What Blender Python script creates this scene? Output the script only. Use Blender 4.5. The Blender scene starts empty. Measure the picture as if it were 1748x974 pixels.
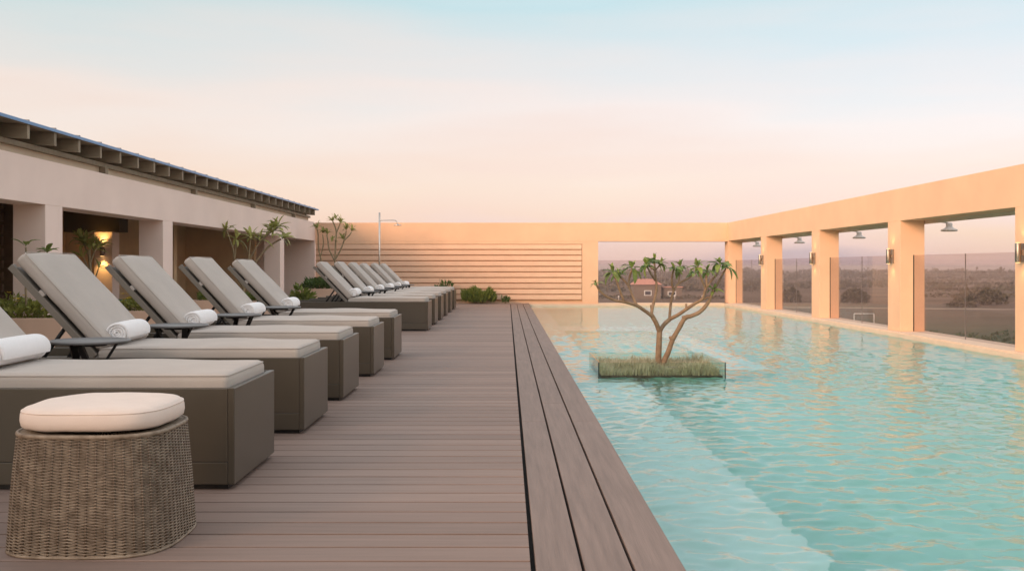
import bpy, bmesh, math, random
import numpy as np
from mathutils import Vector, Matrix, noise as mnoise

random.seed(11)
SC = bpy.context.scene
COL = SC.collection
R = math.radians

def lin(v):
    v = v / 255.0
    return v / 12.92 if v <= 0.04045 else ((v + 0.055) / 1.055) ** 2.4
def rgb(r, g, b):
    return (lin(r), lin(g), lin(b), 1.0)

# ------------------------------------------------------------------ camera
cam_d = bpy.data.cameras.new('camera')
cam = bpy.data.objects.new('camera', cam_d)
COL.objects.link(cam)
cam.location = (0, 0, 1.0)
cam.rotation_euler = (R(90), 0, 0)
cam_d.sensor_width = 36
cam_d.lens = 35.01
cam_d.shift_x = 0.0046
cam_d.shift_y = -0.0183
cam_d.clip_start = 0.05
cam_d.clip_end = 20000
SC.camera = cam

# ------------------------------------------------------------------ light
SUN_AZ = 42.0      # heading of the light, degrees from +Y towards +X
SUN_EL = 17.0
world = bpy.data.worlds.new('World')
SC.world = world
world.use_nodes = True
wn = world.node_tree
wn.nodes.clear()
w_out = wn.nodes.new('ShaderNodeOutputWorld')
sky = wn.nodes.new('ShaderNodeTexSky')
sky.sky_type = 'NISHITA'
sky.sun_disc = False
sky.sun_elevation = R(SUN_EL)
sky.sun_rotation = R(180 + SUN_AZ)
sky.air_density = 0.6
sky.dust_density = 2.0
bg_sky = wn.nodes.new('ShaderNodeBackground')
bg_sky.inputs['Strength'].default_value = 0.06
wn.links.new(sky.outputs['Color'], bg_sky.inputs['Color'])
tc = wn.nodes.new('ShaderNodeTexCoord')
sep = wn.nodes.new('ShaderNodeSeparateXYZ')
wn.links.new(tc.outputs['Generated'], sep.inputs['Vector'])
mp = wn.nodes.new('ShaderNodeMapping')
mp.inputs['Scale'].default_value = (1.6, 1.6, 12.0)
wn.links.new(tc.outputs['Generated'], mp.inputs['Vector'])
cn = wn.nodes.new('ShaderNodeTexNoise')
cn.inputs['Scale'].default_value = 1.7
cn.inputs['Detail'].default_value = 4
cn.inputs['Roughness'].default_value = 0.45
wn.links.new(mp.outputs['Vector'], cn.inputs['Vector'])
cm = wn.nodes.new('ShaderNodeMath'); cm.operation = 'MULTIPLY_ADD'
cm.inputs[1].default_value = 0.15; cm.inputs[2].default_value = -0.075
wn.links.new(cn.outputs['Fac'], cm.inputs[0])
ca = wn.nodes.new('ShaderNodeMath'); ca.operation = 'ADD'
wn.links.new(sep.outputs['Z'], ca.inputs[0]); wn.links.new(cm.outputs[0], ca.inputs[1])
ramp = wn.nodes.new('ShaderNodeValToRGB')
wn.links.new(ca.outputs[0], ramp.inputs['Fac'])
stops = [(0.0, (.36, .246, .26)), (0.018, (.53, .335, .29)), (0.053, (.555, .338, .223)), (0.088, (.565, .37, .228)),
         (0.1427, (.570, .438, .320)), (0.199, (.462, .437, .358)), (0.25, (.345, .432, .382)), (0.45, (.60, .59, .55)), (1.0, (.66, .64, .62))]
els = ramp.color_ramp.elements
while len(els) < len(stops):
    els.new(0.5)
for e, (p, c) in zip(els, stops):
    e.position = p
    e.color = tuple(c) + (1.0,)
bg_ramp = wn.nodes.new('ShaderNodeBackground')
bg_ramp.inputs['Strength'].default_value = 1.0
wn.links.new(ramp.outputs['Color'], bg_ramp.inputs['Color'])
w_add = wn.nodes.new('ShaderNodeAddShader')
wn.links.new(bg_sky.outputs[0], w_add.inputs[0])
wn.links.new(bg_ramp.outputs[0], w_add.inputs[1])
wn.links.new(w_add.outputs[0], w_out.inputs['Surface'])

sun_d = bpy.data.lights.new('sun', 'SUN')
sun_d.energy = 1.9
sun_d.angle = R(20)
sun_d.color = (1.0, 0.57, 0.32)
sun = bpy.data.objects.new('sun', sun_d)
COL.objects.link(sun)
ld = Vector((math.sin(R(SUN_AZ)) * math.cos(R(SUN_EL)), math.cos(R(SUN_AZ)) * math.cos(R(SUN_EL)), -math.sin(R(SUN_EL))))
sun.rotation_euler = ld.to_track_quat('-Z', 'Y').to_euler()
sun.location = (-20, -20, 12)

vs = SC.view_settings
vs.view_transform = 'Standard'
vs.look = 'None'
vs.exposure = 0.45
vs.gamma = 1.0
vs.use_curve_mapping = False
SC.render.engine = 'CYCLES'
SC.cycles.max_bounces = 12
SC.cycles.blur_glossy = 0.6
SC.cycles.transparent_max_bounces = 24
SC.cycles.use_denoising = True

# ------------------------------------------------------------------ materials
def new_mat(name):
    m = bpy.data.materials.new(name)
    m.use_nodes = True
    nt = m.node_tree
    nt.nodes.clear()
    o = nt.nodes.new('ShaderNodeOutputMaterial')
    return m, nt, o

def surf(name, col, rough=0.7, var=0.12, scale=6.0, bump=0.15, bscale=60.0, bdist=0.004, spec=0.4, obj_var=0.0,
         stretch=(1, 1, 1), col2=None, random_shift=False, sheen=0.0, coat=0.0, trans=0.0):
    """general procedural surface: broad tone variation, fine bump, optional tone per object"""
    m, nt, o = new_mat(name)
    N, L = nt.nodes, nt.links
    b = N.new('ShaderNodeBsdfPrincipled')
    tcn = N.new('ShaderNodeTexCoord')
    mpn = N.new('ShaderNodeMapping')
    mpn.inputs['Scale'].default_value = stretch
    L.new(tcn.outputs['Object'], mpn.inputs['Vector'])
    oi = None
    if random_shift or obj_var:
        oi = N.new('ShaderNodeObjectInfo')
    if random_shift:
        mul = N.new('ShaderNodeMath'); mul.operation = 'MULTIPLY'; mul.inputs[1].default_value = 57.0
        L.new(oi.outputs['Random'], mul.inputs[0])
        cb = N.new('ShaderNodeCombineXYZ')
        for i in range(3):
            L.new(mul.outputs[0], cb.inputs[i])
        L.new(cb.outputs[0], mpn.inputs['Location'])
    n1 = N.new('ShaderNodeTexNoise')
    n1.inputs['Scale'].default_value = scale
    n1.inputs['Detail'].default_value = 5
    n1.inputs['Roughness'].default_value = 0.6
    L.new(mpn.outputs['Vector'], n1.inputs['Vector'])
    mix = N.new('ShaderNodeMix'); mix.data_type = 'RGBA'
    c = col[:3]
    if col2 is None:
        a = tuple(x * (1 - var) for x in c) + (1,)
        d = tuple(min(1, x * (1 + var)) for x in c) + (1,)
    else:
        a, d = tuple(c) + (1,), tuple(col2[:3]) + (1,)
    mix.inputs['A'].default_value = a
    mix.inputs['B'].default_value = d
    rmp = N.new('ShaderNodeMapRange')
    rmp.inputs['From Min'].default_value = 0.3
    rmp.inputs['From Max'].default_value = 0.7
    L.new(n1.outputs['Fac'], rmp.inputs['Value'])
    L.new(rmp.outputs['Result'], mix.inputs['Factor'])
    src = mix.outputs['Result']
    if obj_var:
        hs = N.new('ShaderNodeHueSaturation')
        mr = N.new('ShaderNodeMapRange')
        mr.inputs['To Min'].default_value = 1 - obj_var
        mr.inputs['To Max'].default_value = 1 + obj_var
        L.new(oi.outputs['Random'], mr.inputs['Value'])
        L.new(mr.outputs['Result'], hs.inputs['Value'])
        L.new(src, hs.inputs['Color'])
        src = hs.outputs['Color']
    L.new(src, b.inputs['Base Color'])
    b.inputs['Roughness'].default_value = rough
    b.inputs['Specular IOR Level'].default_value = spec
    if sheen:
        b.inputs['Sheen Weight'].default_value = sheen
    if coat:
        b.inputs['Coat Weight'].default_value = coat
    if bump:
        n2 = N.new('ShaderNodeTexNoise')
        n2.inputs['Scale'].default_value = bscale
        n2.inputs['Detail'].default_value = 4
        L.new(mpn.outputs['Vector'], n2.inputs['Vector'])
        bp = N.new('ShaderNodeBump')
        bp.inputs['Strength'].default_value = bump
        bp.inputs['Distance'].default_value = bdist
        L.new(n2.outputs['Fac'], bp.inputs['Height'])
        L.new(bp.outputs['Normal'], b.inputs['Normal'])
    if trans:
        tr = N.new('ShaderNodeBsdfTranslucent')
        L.new(src, tr.inputs['Color'])
        mx = N.new('ShaderNodeMixShader'); mx.inputs[0].default_value = trans
        L.new(b.outputs[0], mx.inputs[1]); L.new(tr.outputs[0], mx.inputs[2])
        L.new(mx.outputs[0], o.inputs['Surface'])
    else:
        L.new(b.outputs[0], o.inputs['Surface'])
    return m

def metal(name, col, rough=0.35, met=1.0):
    m = surf(name, col, rough=rough, var=0.06, scale=20, bump=0.03, bscale=200, bdist=0.001)
    for n in m.node_tree.nodes:
        if n.type == 'BSDF_PRINCIPLED':
            n.inputs['Metallic'].default_value = met
    return m

def emit(name, col, strength):
    m, nt, o = new_mat(name)
    e = nt.nodes.new('ShaderNodeEmission')
    e.inputs['Color'].default_value = col
    e.inputs['Strength'].default_value = strength
    nt.links.new(e.outputs[0], o.inputs['Surface'])
    return m

def glass(name, tint, ior=1.45, rough=0.0, bump=0.0, bscale=3.0):
    m, nt, o = new_mat(name)
    N, L = nt.nodes, nt.links
    t = N.new('ShaderNodeBsdfTransparent'); t.inputs['Color'].default_value = tint
    g = N.new('ShaderNodeBsdfGlossy'); g.inputs['Roughness'].default_value = rough
    f = N.new('ShaderNodeFresnel'); f.inputs['IOR'].default_value = ior
    if bump:
        tcn = N.new('ShaderNodeTexCoord')
        n1 = N.new('ShaderNodeTexNoise'); n1.inputs['Scale'].default_value = bscale; n1.inputs['Detail'].default_value = 3
        L.new(tcn.outputs['Object'], n1.inputs['Vector'])
        bp = N.new('ShaderNodeBump'); bp.inputs['Strength'].default_value = bump; bp.inputs['Distance'].default_value = 0.01
        L.new(n1.outputs['Fac'], bp.inputs['Height'])
        L.new(bp.outputs['Normal'], g.inputs['Normal']); L.new(bp.outputs['Normal'], f.inputs['Normal'])
    gi = N.new('ShaderNodeNewGeometry')
    iv = N.new('ShaderNodeMath'); iv.operation = 'SUBTRACT'; iv.inputs[0].default_value = 1.0
    L.new(gi.outputs['Backfacing'], iv.inputs[1])
    fm = N.new('ShaderNodeMath'); fm.operation = 'MULTIPLY'
    L.new(f.outputs[0], fm.inputs[0]); L.new(iv.outputs[0], fm.inputs[1])
    mx = N.new('ShaderNodeMixShader')
    L.new(fm.outputs[0], mx.inputs[0]); L.new(t.outputs[0], mx.inputs[1]); L.new(g.outputs[0], mx.inputs[2])
    L.new(mx.outputs[0], o.inputs['Surface'])
    return m

WALL = surf('peach_plaster', (0.83, 0.525, 0.345), rough=0.85, var=0.06, scale=1.3, bump=0.4, bscale=28, bdist=0.004, spec=0.2)
PAVW = surf('pale_plaster', (0.96, 0.77, 0.69), rough=0.85, var=0.05, scale=1.1, bump=0.25, bscale=45, bdist=0.004, spec=0.2)
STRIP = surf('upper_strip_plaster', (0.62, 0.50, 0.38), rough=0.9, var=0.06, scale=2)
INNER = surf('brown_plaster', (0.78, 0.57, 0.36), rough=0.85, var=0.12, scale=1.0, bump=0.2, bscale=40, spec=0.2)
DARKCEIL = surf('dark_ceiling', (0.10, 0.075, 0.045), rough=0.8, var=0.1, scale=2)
SLATM = surf('slat_paint', (0.83, 0.54, 0.375), rough=0.75, var=0.05, scale=2.5, bump=0.2, bscale=60, spec=0.25, obj_var=0.04, random_shift=True)
GROOVE = surf('groove_backing', (0.60, 0.38, 0.23), rough=0.9, var=0.1)
DECK = surf('deck_board', (0.25, 0.178, 0.148), rough=0.62, var=0.11, scale=5, bump=0.35, bscale=26, bdist=0.003, spec=0.35, obj_var=0.14,
            stretch=(0.35, 7, 7), random_shift=True)
DECKY = surf('deck_border_board', (0.218, 0.158, 0.132), rough=0.6, var=0.17, scale=5, bump=0.45, bscale=26, bdist=0.003, spec=0.35, obj_var=0.07,
             stretch=(7, 0.35, 7), random_shift=True)
BLACK = surf('dark_underlay', (0.012, 0.011, 0.010), rough=0.9, var=0.1, bump=0)
PAVING = surf('stone_paving', (0.46, 0.37, 0.30), rough=0.7, var=0.1, scale=3)
POOLDEEP = surf('pool_mosaic', (0.23, 0.61, 0.56), rough=0.5, var=0.10, scale=2.5, bump=0.0, col2=(0.31, 0.69, 0.63))
POOLPALE = surf('pool_pale_stone', (0.41, 0.70, 0.69), rough=0.5, var=0.05, scale=4, bump=0.0)
COPING = surf('pool_coping', (0.72, 0.60, 0.49), rough=0.7, var=0.06, scale=4)
LEDGE = surf('ledge_plaster', (0.74, 0.575, 0.44), rough=0.7, var=0.07, scale=3, bump=0.2)
CUSH = surf('cushion_fabric', (0.475, 0.425, 0.385), rough=0.95, var=0.05, scale=5, bump=0.3, bscale=420, bdist=0.0015, spec=0.15, sheen=0.15, obj_var=0.03, random_shift=True)
CUSHS = surf('stool_cushion_fabric', (0.77, 0.65, 0.575), rough=0.95, var=0.05, scale=7, bump=0.3, bscale=420, bdist=0.0015, spec=0.15, sheen=0.15)
BASE = surf('taupe_shell', (0.074, 0.060, 0.043), rough=0.36, var=0.06, scale=3, bump=0.05, bscale=300, bdist=0.001, spec=0.5, obj_var=0.05, random_shift=True)
FRAME = surf('frame_metal', (0.20, 0.175, 0.148), rough=0.45, var=0.05, scale=8, bump=0)
BLACKM = surf('black_metal', (0.014, 0.013, 0.013), rough=0.5, var=0.05, bump=0)
TABLE = surf('table_metal', (0.17, 0.165, 0.165), rough=0.42, var=0.06, scale=9, bump=0.05, bscale=300)
TOWEL = surf('white_terry', (0.95, 0.94, 0.95), rough=1.0, var=0.02, scale=30, bump=0.7, bscale=520, bdist=0.004, spec=0.05, sheen=0.3)
WICKER = surf('wicker_strand', (0.15, 0.108, 0.075), rough=0.55, var=0.30, scale=22, bump=0.2, bscale=150, spec=0.4, col2=(0.35, 0.28, 0.21))
STAKE = surf('wicker_stake', (0.10, 0.070, 0.046), rough=0.6, var=0.2, scale=20)
INBLK = surf('stool_lining', (0.02, 0.014, 0.009), rough=0.9, bump=0)
BARK = surf('frangipani_bark', (0.20, 0.125, 0.072), rough=0.8, var=0.3, scale=16, bump=0.5, bscale=60, bdist=0.006, col2=(0.34, 0.235, 0.15))
BARKP = surf('pale_bark', (0.33, 0.25, 0.15), rough=0.8, var=0.3, scale=16, bump=0.5, bscale=60, bdist=0.006)
LEAF = surf('frangipani_leaf', (0.21, 0.27, 0.065), rough=0.45, var=0.3, scale=9, bump=0, spec=0.4, obj_var=0.4, random_shift=True, trans=0.25)
LEAFY = surf('yellowish_leaf', (0.38, 0.38, 0.12), rough=0.5, var=0.3, scale=9, bump=0, obj_var=0.3, random_shift=True, trans=0.3)
SHRUB = surf('shrub_leaf', (0.11, 0.17, 0.032), rough=0.55, scale=9, bump=0, col2=(0.26, 0.28, 0.06), trans=0.25)
SHRUBD = surf('dark_shrub_leaf', (0.06, 0.125, 0.028), rough=0.55, scale=9, bump=0, col2=(0.13, 0.19, 0.05), trans=0.25)
SHRUBY = surf('light_shrub_leaf', (0.16, 0.20, 0.04), rough=0.55, scale=9, bump=0, col2=(0.40, 0.38, 0.09), trans=0.25)
FLOWER = surf('yellow_petal', (0.75, 0.50, 0.03), rough=0.6, var=0.2, bump=0, trans=0.2)
SOIL = surf('soil', (0.06, 0.042, 0.028), rough=0.95, var=0.3, scale=15, bump=0.5)
PLANTERM = surf('planter_plaster', (0.72, 0.50, 0.375), rough=0.85, var=0.05, scale=2, bump=0.2)
WOOD = surf('rafter_wood', (0.30, 0.24, 0.17), rough=0.7, var=0.15, scale=4, bump=0.2, obj_var=0.1, random_shift=True, stretch=(0.4, 4, 4))
WOODD = surf('dark_timber', (0.10, 0.058, 0.030), rough=0.6, var=0.2, scale=4, obj_var=0.15, random_shift=True, stretch=(1, 0.4, 4))
ROOFM = surf('roof_edge_paint', (0.14, 0.30, 0.56), rough=0.35, var=0.05, bump=0)
SEAMM = surf('roof_seam', (0.28, 0.28, 0.29), rough=0.5, var=0.05, bump=0)
STEEL = metal('brushed_steel', (0.62, 0.58, 0.54, 1), 0.35)
BRONZE = metal('bronze_steel', (0.36, 0.30, 0.25, 1), 0.4)
LAMPM = surf('lamp_enamel', (0.62, 0.55, 0.50), rough=0.4, var=0.04, bump=0)
GLASSB = glass('balustrade_glass', (0.89, 0.865, 0.865, 1), 1.42)
GLASSP = glass('planter_glass', (0.90, 0.945, 0.91, 1), 1.45)
EDGE = surf('glass_edge', (0.03, 0.05, 0.045), rough=0.3, bump=0)
JOINT = surf('silicone_joint', (0.22, 0.19, 0.18), rough=0.5, bump=0)
GREENT = surf('green_enamel', (0.05, 0.105, 0.08), rough=0.5, var=0.08, bump=0)
WARM = emit('warm_lamp', (1.0, 0.60, 0.22, 1), 4.5)
GRASSM = surf('planter_grass', (0.36, 0.34, 0.19), rough=0.6, scale=9, bump=0, col2=(0.60, 0.57, 0.42), trans=0.3)
PLAIN = None

# ------------------------------------------------------------------ mesh tools
def obj(name, mesh, mat=None, parent=None, loc=None):
    o = bpy.data.objects.new(name, mesh)
    COL.objects.link(o)
    if mat is not None and len(mesh.materials) == 0:
        mesh.materials.append(mat)
    if parent is not None:
        o.parent = parent
    if loc is not None:
        o.location = loc
    return o

def tag(o, label=None, cat=None, group=None, kind=None):
    if label: o['label'] = label
    if cat: o['category'] = cat
    if group: o['group'] = group
    if kind: o['kind'] = kind
    return o

def thing(name, label, cat, loc=(0, 0, 0), rz=0.0, group=None):
    o = bpy.data.objects.new(name, None)
    o.empty_display_size = 0.1
    COL.objects.link(o)
    o.location = loc
    o.rotation_euler = (0, 0, rz)
    return tag(o, label, cat, group)

def copy_tree(o, parent=None):
    c = o.copy()
    COL.objects.link(c)
    c.parent = parent
    for ch in list(o.children):
        copy_tree(ch, c)
    return c

class MB:
    """collects vertices and faces for one mesh"""
    def __init__(s, off=(0, 0, 0)):
        s.v, s.f, s.sm, s.off = [], [], [], Vector(off)
    def add(s, vs_, fs_, smooth=False):
        n = len(s.v)
        s.v += [tuple(Vector(p) - s.off) for p in vs_]
        s.f += [tuple(i + n for i in f) for f in fs_]
        s.sm += [smooth] * len(fs_)
        return s
    def box(s, x0, x1, y0, y1, z0, z1, bev=0.0):
        if bev <= 0:
            p = [(x0, y0, z0), (x1, y0, z0), (x1, y1, z0), (x0, y1, z0), (x0, y0, z1), (x1, y0, z1), (x1, y1, z1), (x0, y1, z1)]
            f = [(0, 3, 2, 1), (4, 5, 6, 7), (0, 1, 5, 4), (1, 2, 6, 5), (2, 3, 7, 6), (3, 0, 4, 7)]
            return s.add(p, f)
        return s.rbox((x0 + x1) / 2, (y0 + y1) / 2, (z0 + z1) / 2, (x1 - x0) / 2, (y1 - y0) / 2, (z1 - z0) / 2, bev, ts=(0.0, 1.0), smooth=False)
    def rbox(s, cx, cy, cz, hx, hy, hz, r, n=(0, 0, 0), ts=(0.0, 0.3, 0.6, 0.82, 1.0), fn=None, smooth=True):
        """rounded box; n = extra inner divisions per axis; fn deforms a local point"""
        def ax(h, k):
            inner = [-(h - r) + 2 * (h - r) * i / (k + 1) for i in range(k + 2)]
            return [-(h - r) - r * t for t in reversed(ts[1:])] + inner + [(h - r) + r * t for t in ts[1:]]
        A = [ax(hx, n[0]), ax(hy, n[1]), ax(hz, n[2])]
        H = (hx, hy, hz)
        idx, vv, ff = {}, [], []
        def put(i, j, k):
            key = (i, j, k)
            if key in idx: return idx[key]
            p = [A[0][i], A[1][j], A[2][k]]
            q = [max(-(H[a] - r), min(H[a] - r, p[a])) for a in range(3)]
            d = [p[a] - q[a] for a in range(3)]
            l = math.sqrt(sum(x * x for x in d))
            if l > 1e-9:
                m_ = max(abs(x) for x in d)
                sc = (r if abs(m_) > r - 1e-9 else m_) / l
                p = [q[a] + d[a] * sc for a in range(3)]
            if fn: p = fn(p)
            idx[key] = len(vv)
            vv.append((p[0] + cx, p[1] + cy, p[2] + cz))
            return idx[key]
        nx, ny, nz = len(A[0]) - 1, len(A[1]) - 1, len(A[2]) - 1
        for i in range(nx):
            for j in range(ny):
                ff.append((put(i, j, 0), put(i, j + 1, 0), put(i + 1, j + 1, 0), put(i + 1, j, 0)))
                ff.append((put(i, j, nz), put(i + 1, j, nz), put(i + 1, j + 1, nz), put(i, j + 1, nz)))
        for i in range(nx):
            for k in range(nz):
                ff.append((put(i, 0, k), put(i + 1, 0, k), put(i + 1, 0, k + 1), put(i, 0, k + 1)))
                ff.append((put(i, ny, k), put(i, ny, k + 1), put(i + 1, ny, k + 1), put(i + 1, ny, k)))
        for j in range(ny):
            for k in range(nz):
                ff.append((put(0, j, k), put(0, j, k + 1), put(0, j + 1, k + 1), put(0, j + 1, k)))
                ff.append((put(nx, j, k), put(nx, j + 1, k), put(nx, j + 1, k + 1), put(nx, j, k + 1)))
        return s.add(vv, ff, smooth)
    def tube(s, pts, radii, n=8, cap=True, closed=False, smooth=True):
        pts = [Vector(p) for p in pts]
        if not hasattr(radii, '__len__'): radii = [radii] * len(pts)
        m = len(pts)
        vv, ff = [], []
        ref = None
        for i, p in enumerate(pts):
            a = pts[(i - 1) % m] if (closed or i > 0) else p
            b = pts[(i + 1) % m] if (closed or i < m - 1) else p
            t = (b - a).normalized()
            if ref is None:
                ref = t.orthogonal().normalized()
            ref = (ref - t * ref.dot(t))
            if ref.length < 1e-6: ref = t.orthogonal()
            ref.normalize()
            bi = t.cross(ref)
            for k in range(n):
                an = 2 * math.pi * k / n
                vv.append(p + (ref * math.cos(an) + bi * math.sin(an)) * radii[i])
        for i in range(m if closed else m - 1):
            i2 = (i + 1) % m
            for k in range(n):
                k2 = (k + 1) % n
                ff.append((i * n + k, i * n + k2, i2 * n + k2, i2 * n + k))
        if cap and not closed:
            ff.append(tuple(range(n - 1, -1, -1)))
            ff.append(tuple((m - 1) * n + k for k in range(n)))
        return s.add(vv, ff, smooth)
    def lathe(s, c, prof, n=32, smooth=True):
        vv, ff = [], []
        for (r, z) in prof:
            for k in range(n):
                a = 2 * math.pi * k / n
                vv.append((c[0] + r * math.cos(a), c[1] + r * math.sin(a), c[2] + z))
        for i in range(len(prof) - 1):
            for k in range(n):
                k2 = (k + 1) % n
                ff.append((i * n + k, i * n + k2, (i + 1) * n + k2, (i + 1) * n + k))
        ff.append(tuple(range(n - 1, -1, -1)))
        ff.append(tuple((len(prof) - 1) * n + k for k in range(n)))
        return s.add(vv, ff, smooth)
    def mesh(s, name):
        me = bpy.data.meshes.new(name)
        me.from_pydata(s.v, [], s.f)
        me.polygons.foreach_set('use_smooth', s.sm)
        me.update()
        return me
    def build(s, name, mat, parent=None, loc=None):
        return obj(name, s.mesh(name), mat, parent, loc)

def structure(mb, name, mat):
    return tag(mb.build(name, mat), kind='structure')

def spline(pts, k=4):
    """Catmull-Rom through the points"""
    P = [Vector(p) for p in pts]
    if len(P) < 3: return P
    out = []
    for i in range(len(P) - 1):
        p0, p1, p2, p3 = P[max(0, i - 1)], P[i], P[i + 1], P[min(len(P) - 1, i + 2)]
        for j in range(k):
            t = j / k
            out.append(0.5 * ((2 * p1) + (p2 - p0) * t + (2 * p0 - 5 * p1 + 4 * p2 - p3) * t * t + (3 * p1 - p0 - 3 * p2 + p3) * t ** 3))
    out.append(P[-1])
    return out

VPX, VPY, F = 866.0, 455.0, 1700.0
def at(x, y, D):
    """where the sight line measured in the photograph meets the plane at distance D"""
    return Vector(((x - VPX) * D / F, D, 1.0 - (y - VPY) * D / F))

# ================================================================== SETTING
# ---- plain below the roof terrace
GZ = -11.0
def plain_material():
    m, nt, o = new_mat('dry_plain')
    N, L = nt.nodes, nt.links
    b = N.new('ShaderNodeBsdfPrincipled'); b.inputs['Roughness'].default_value = 0.95
    b.inputs['Specular IOR Level'].default_value = 0.1
    tcn = N.new('ShaderNodeTexCoord')
    mpn = N.new('ShaderNodeMapping'); mpn.inputs['Scale'].default_value = (0.006, 0.022, 1)
    L.new(tcn.outputs['Object'], mpn.inputs['Vector'])
    n1 = N.new('ShaderNodeTexNoise'); n1.inputs['Scale'].default_value = 1.0; n1.inputs['Detail'].default_value = 6
    n1.inputs['Roughness'].default_value = 0.65
    L.new(mpn.outputs[0], n1.inputs['Vector'])
    r = N.new('ShaderNodeValToRGB')
    L.new(n1.outputs['Fac'], r.inputs['Fac'])
    e = r.color_ramp.elements
    e[0].position = 0.30; e[0].color = (0.10, 0.066, 0.044, 1)
    e[1].position = 0.72; e[1].color = (0.27, 0.17, 0.115, 1)
    x = e.new(0.5); x.color = (0.165, 0.108, 0.072, 1)
    # grass of the sports field close to the building
    sp = N.new('ShaderNodeSeparateXYZ'); L.new(tcn.outputs['Object'], sp.inputs[0])
    mr = N.new('ShaderNodeMapRange'); mr.inputs['From Min'].default_value = 195; mr.inputs['From Max'].default_value = 260
    mr.inputs['To Min'].default_value = 1; mr.inputs['To Max'].default_value = 0
    n2 = N.new('ShaderNodeTexNoise'); n2.inputs['Scale'].default_value = 0.05; n2.inputs['Detail'].default_value = 4
    L.new(tcn.outputs['Object'], n2.inputs['Vector'])
    ad = N.new('ShaderNodeMath'); ad.operation = 'MULTIPLY_ADD'; ad.inputs[1].default_value = 60
    L.new(n2.outputs['Fac'], ad.inputs[0]); L.new(sp.outputs['Y'], ad.inputs[2])
    L.new(ad.outputs[0], mr.inputs['Value'])
    mx = N.new('ShaderNodeMix'); mx.data_type = 'RGBA'
    mx.inputs['B'].default_value = (0.055, 0.068, 0.034, 1)
    L.new(mr.outputs['Result'], mx.inputs['Factor']); L.new(r.outputs['Color'], mx.inputs['A'])
    L.new(mx.outputs['Result'], b.inputs['Base Color'])
    L.new(b.outputs[0], o.inputs['Surface'])
    return m
structure(MB().add([(-6000, -3000, GZ), (6000, -3000, GZ), (6000, 6000, GZ), (-6000, 6000, GZ)], [(0, 1, 2, 3)]), 'plain_ground', plain_material())
TRACK = surf('dirt_track', (0.36, 0.26, 0.19), rough=0.95, var=0.15, scale=0.2, bump=0)
pts, fs = [], []
for i in range(25):
    x = 20 + i * 14; y = 285 + 9 * math.sin(i * 0.45)
    pts += [(x, y - 4.5, GZ + 0.05), (x, y + 4.5, GZ + 0.05)]
    if i: fs.append((2 * i - 2, 2 * i, 2 * i + 1, 2 * i - 1))
structure(MB().add(pts, fs), 'dirt_track', TRACK)

# ---- deck
structure(MB().box(-4.3, 0.585, -3, 27.36, -0.16, -0.034), 'deck_substructure', BLACK)
deck = thing('timber_deck', None, None)
deck['kind'] = 'structure'
PITCH = 0.1705
bw = MB().rbox(0, 0, -0.016, 2.185, (PITCH - 0.0150) / 2, 0.016, 0.002, ts=(0, 1), smooth=False).mesh('board')
bw.materials.append(DECK)
y = 1.0 + PITCH / 2
while y < 27.3:
    o = obj('board', bw, None, deck, (-2.107, y, random.uniform(-0.0004, 0.0004)))
    y += PITCH
# long border boards beside the pool
joints = {0: [-3, 2.2, 6.44, 10.7, 15.0, 19.4, 23.8, 27.34], 1: [-3, 3.0, 7.3, 11.6, 15.9, 20.2, 24.3, 27.34], 2: [-3, 2.2, 6.44, 10.9, 15.2, 19.6, 23.6, 27.34]}
edges = [0.089, 0.252, 0.418, 0.590]
for r_ in range(3):
    x0, x1 = edges[r_] + 0.006, edges[r_ + 1] - (0.005 if r_ < 2 else 0)
    for a, b_ in zip(joints[r_][:-1], joints[r_][1:]):
        me = MB().rbox(0, 0, -0.016, (x1 - x0) / 2, (b_ - a) / 2 - 0.002, 0.016, 0.003, ts=(0, 1), smooth=False)
        me.build('border_board', DECKY, deck, ((x0 + x1) / 2, (a + b_) / 2, 0.001))
structure(MB().box(0.585, 0.604, -3, 27.3, -0.55, -0.033), 'pool_coping', COPING)

# paving under the pavilion and round the planters
structure(MB().box(-10.2, -4.305, -3, 27.4, -0.16, -0.012), 'pavilion_paving', PAVING)

# ---- pool
PX0, PX1, PY0, PY1 = 0.604, 5.95, -3.0, 27.3
structure(MB().add([(PX0, PY0, -1.02), (PX1, PY0, -1.02), (PX1, PY1, -1.02), (PX0, PY1, -1.02)], [(0, 1, 2, 3)]), 'pool_floor', POOLDEEP)
SH = -0.345
b = MB()
b.box(1.25, PX1 - 0.001, PY0, 3.80, -1.015, SH - 0.004)
b.box(PX0, 1.25, PY0, 10.75, -1.015, SH)
b.box(PX0, 2.86, 10.75, 11.1, -1.015, SH)
b.box(PX0, 0.965, 11.1, 17.0, -1.015, SH)
b.box(2.44, 2.86, 11.1, 17.0, -1.015, SH)
b.box(PX0, 2.86, 17.0, 18.3, -1.015, SH)
b.box(PX0, 0.965, 18.3, PY1, -1.015, SH)
pb = structure(b, 'pool_bench', POOLPALE)
pb.data.materials.append(POOLDEEP)
for p_ in pb.data.polygons:
    p_.material_index = 0 if p_.normal.z > 0.5 else 1
structure(MB().box(0.965, 2.44, 11.1, 17.0, -1.015, -0.80), 'spa_floor', POOLDEEP)
structure(MB().box(5.9505, 5.975, -3, 27.3, -1.05, -0.11), 'pool_side', POOLDEEP)
structure(MB().box(5.9505, 5.975, -3, 27.3, -0.1095, -0.022), 'pool_rim', LEDGE)
structure(MB().box(PX0, 5.9505, 27.3, 27.335, -1.05, -0.11), 'pool_end', POOLDEEP)
structure(MB().box(PX0, 5.9505, 27.3, 27.335, -0.1095, -0.022), 'pool_end_rim', LEDGE)

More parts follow.
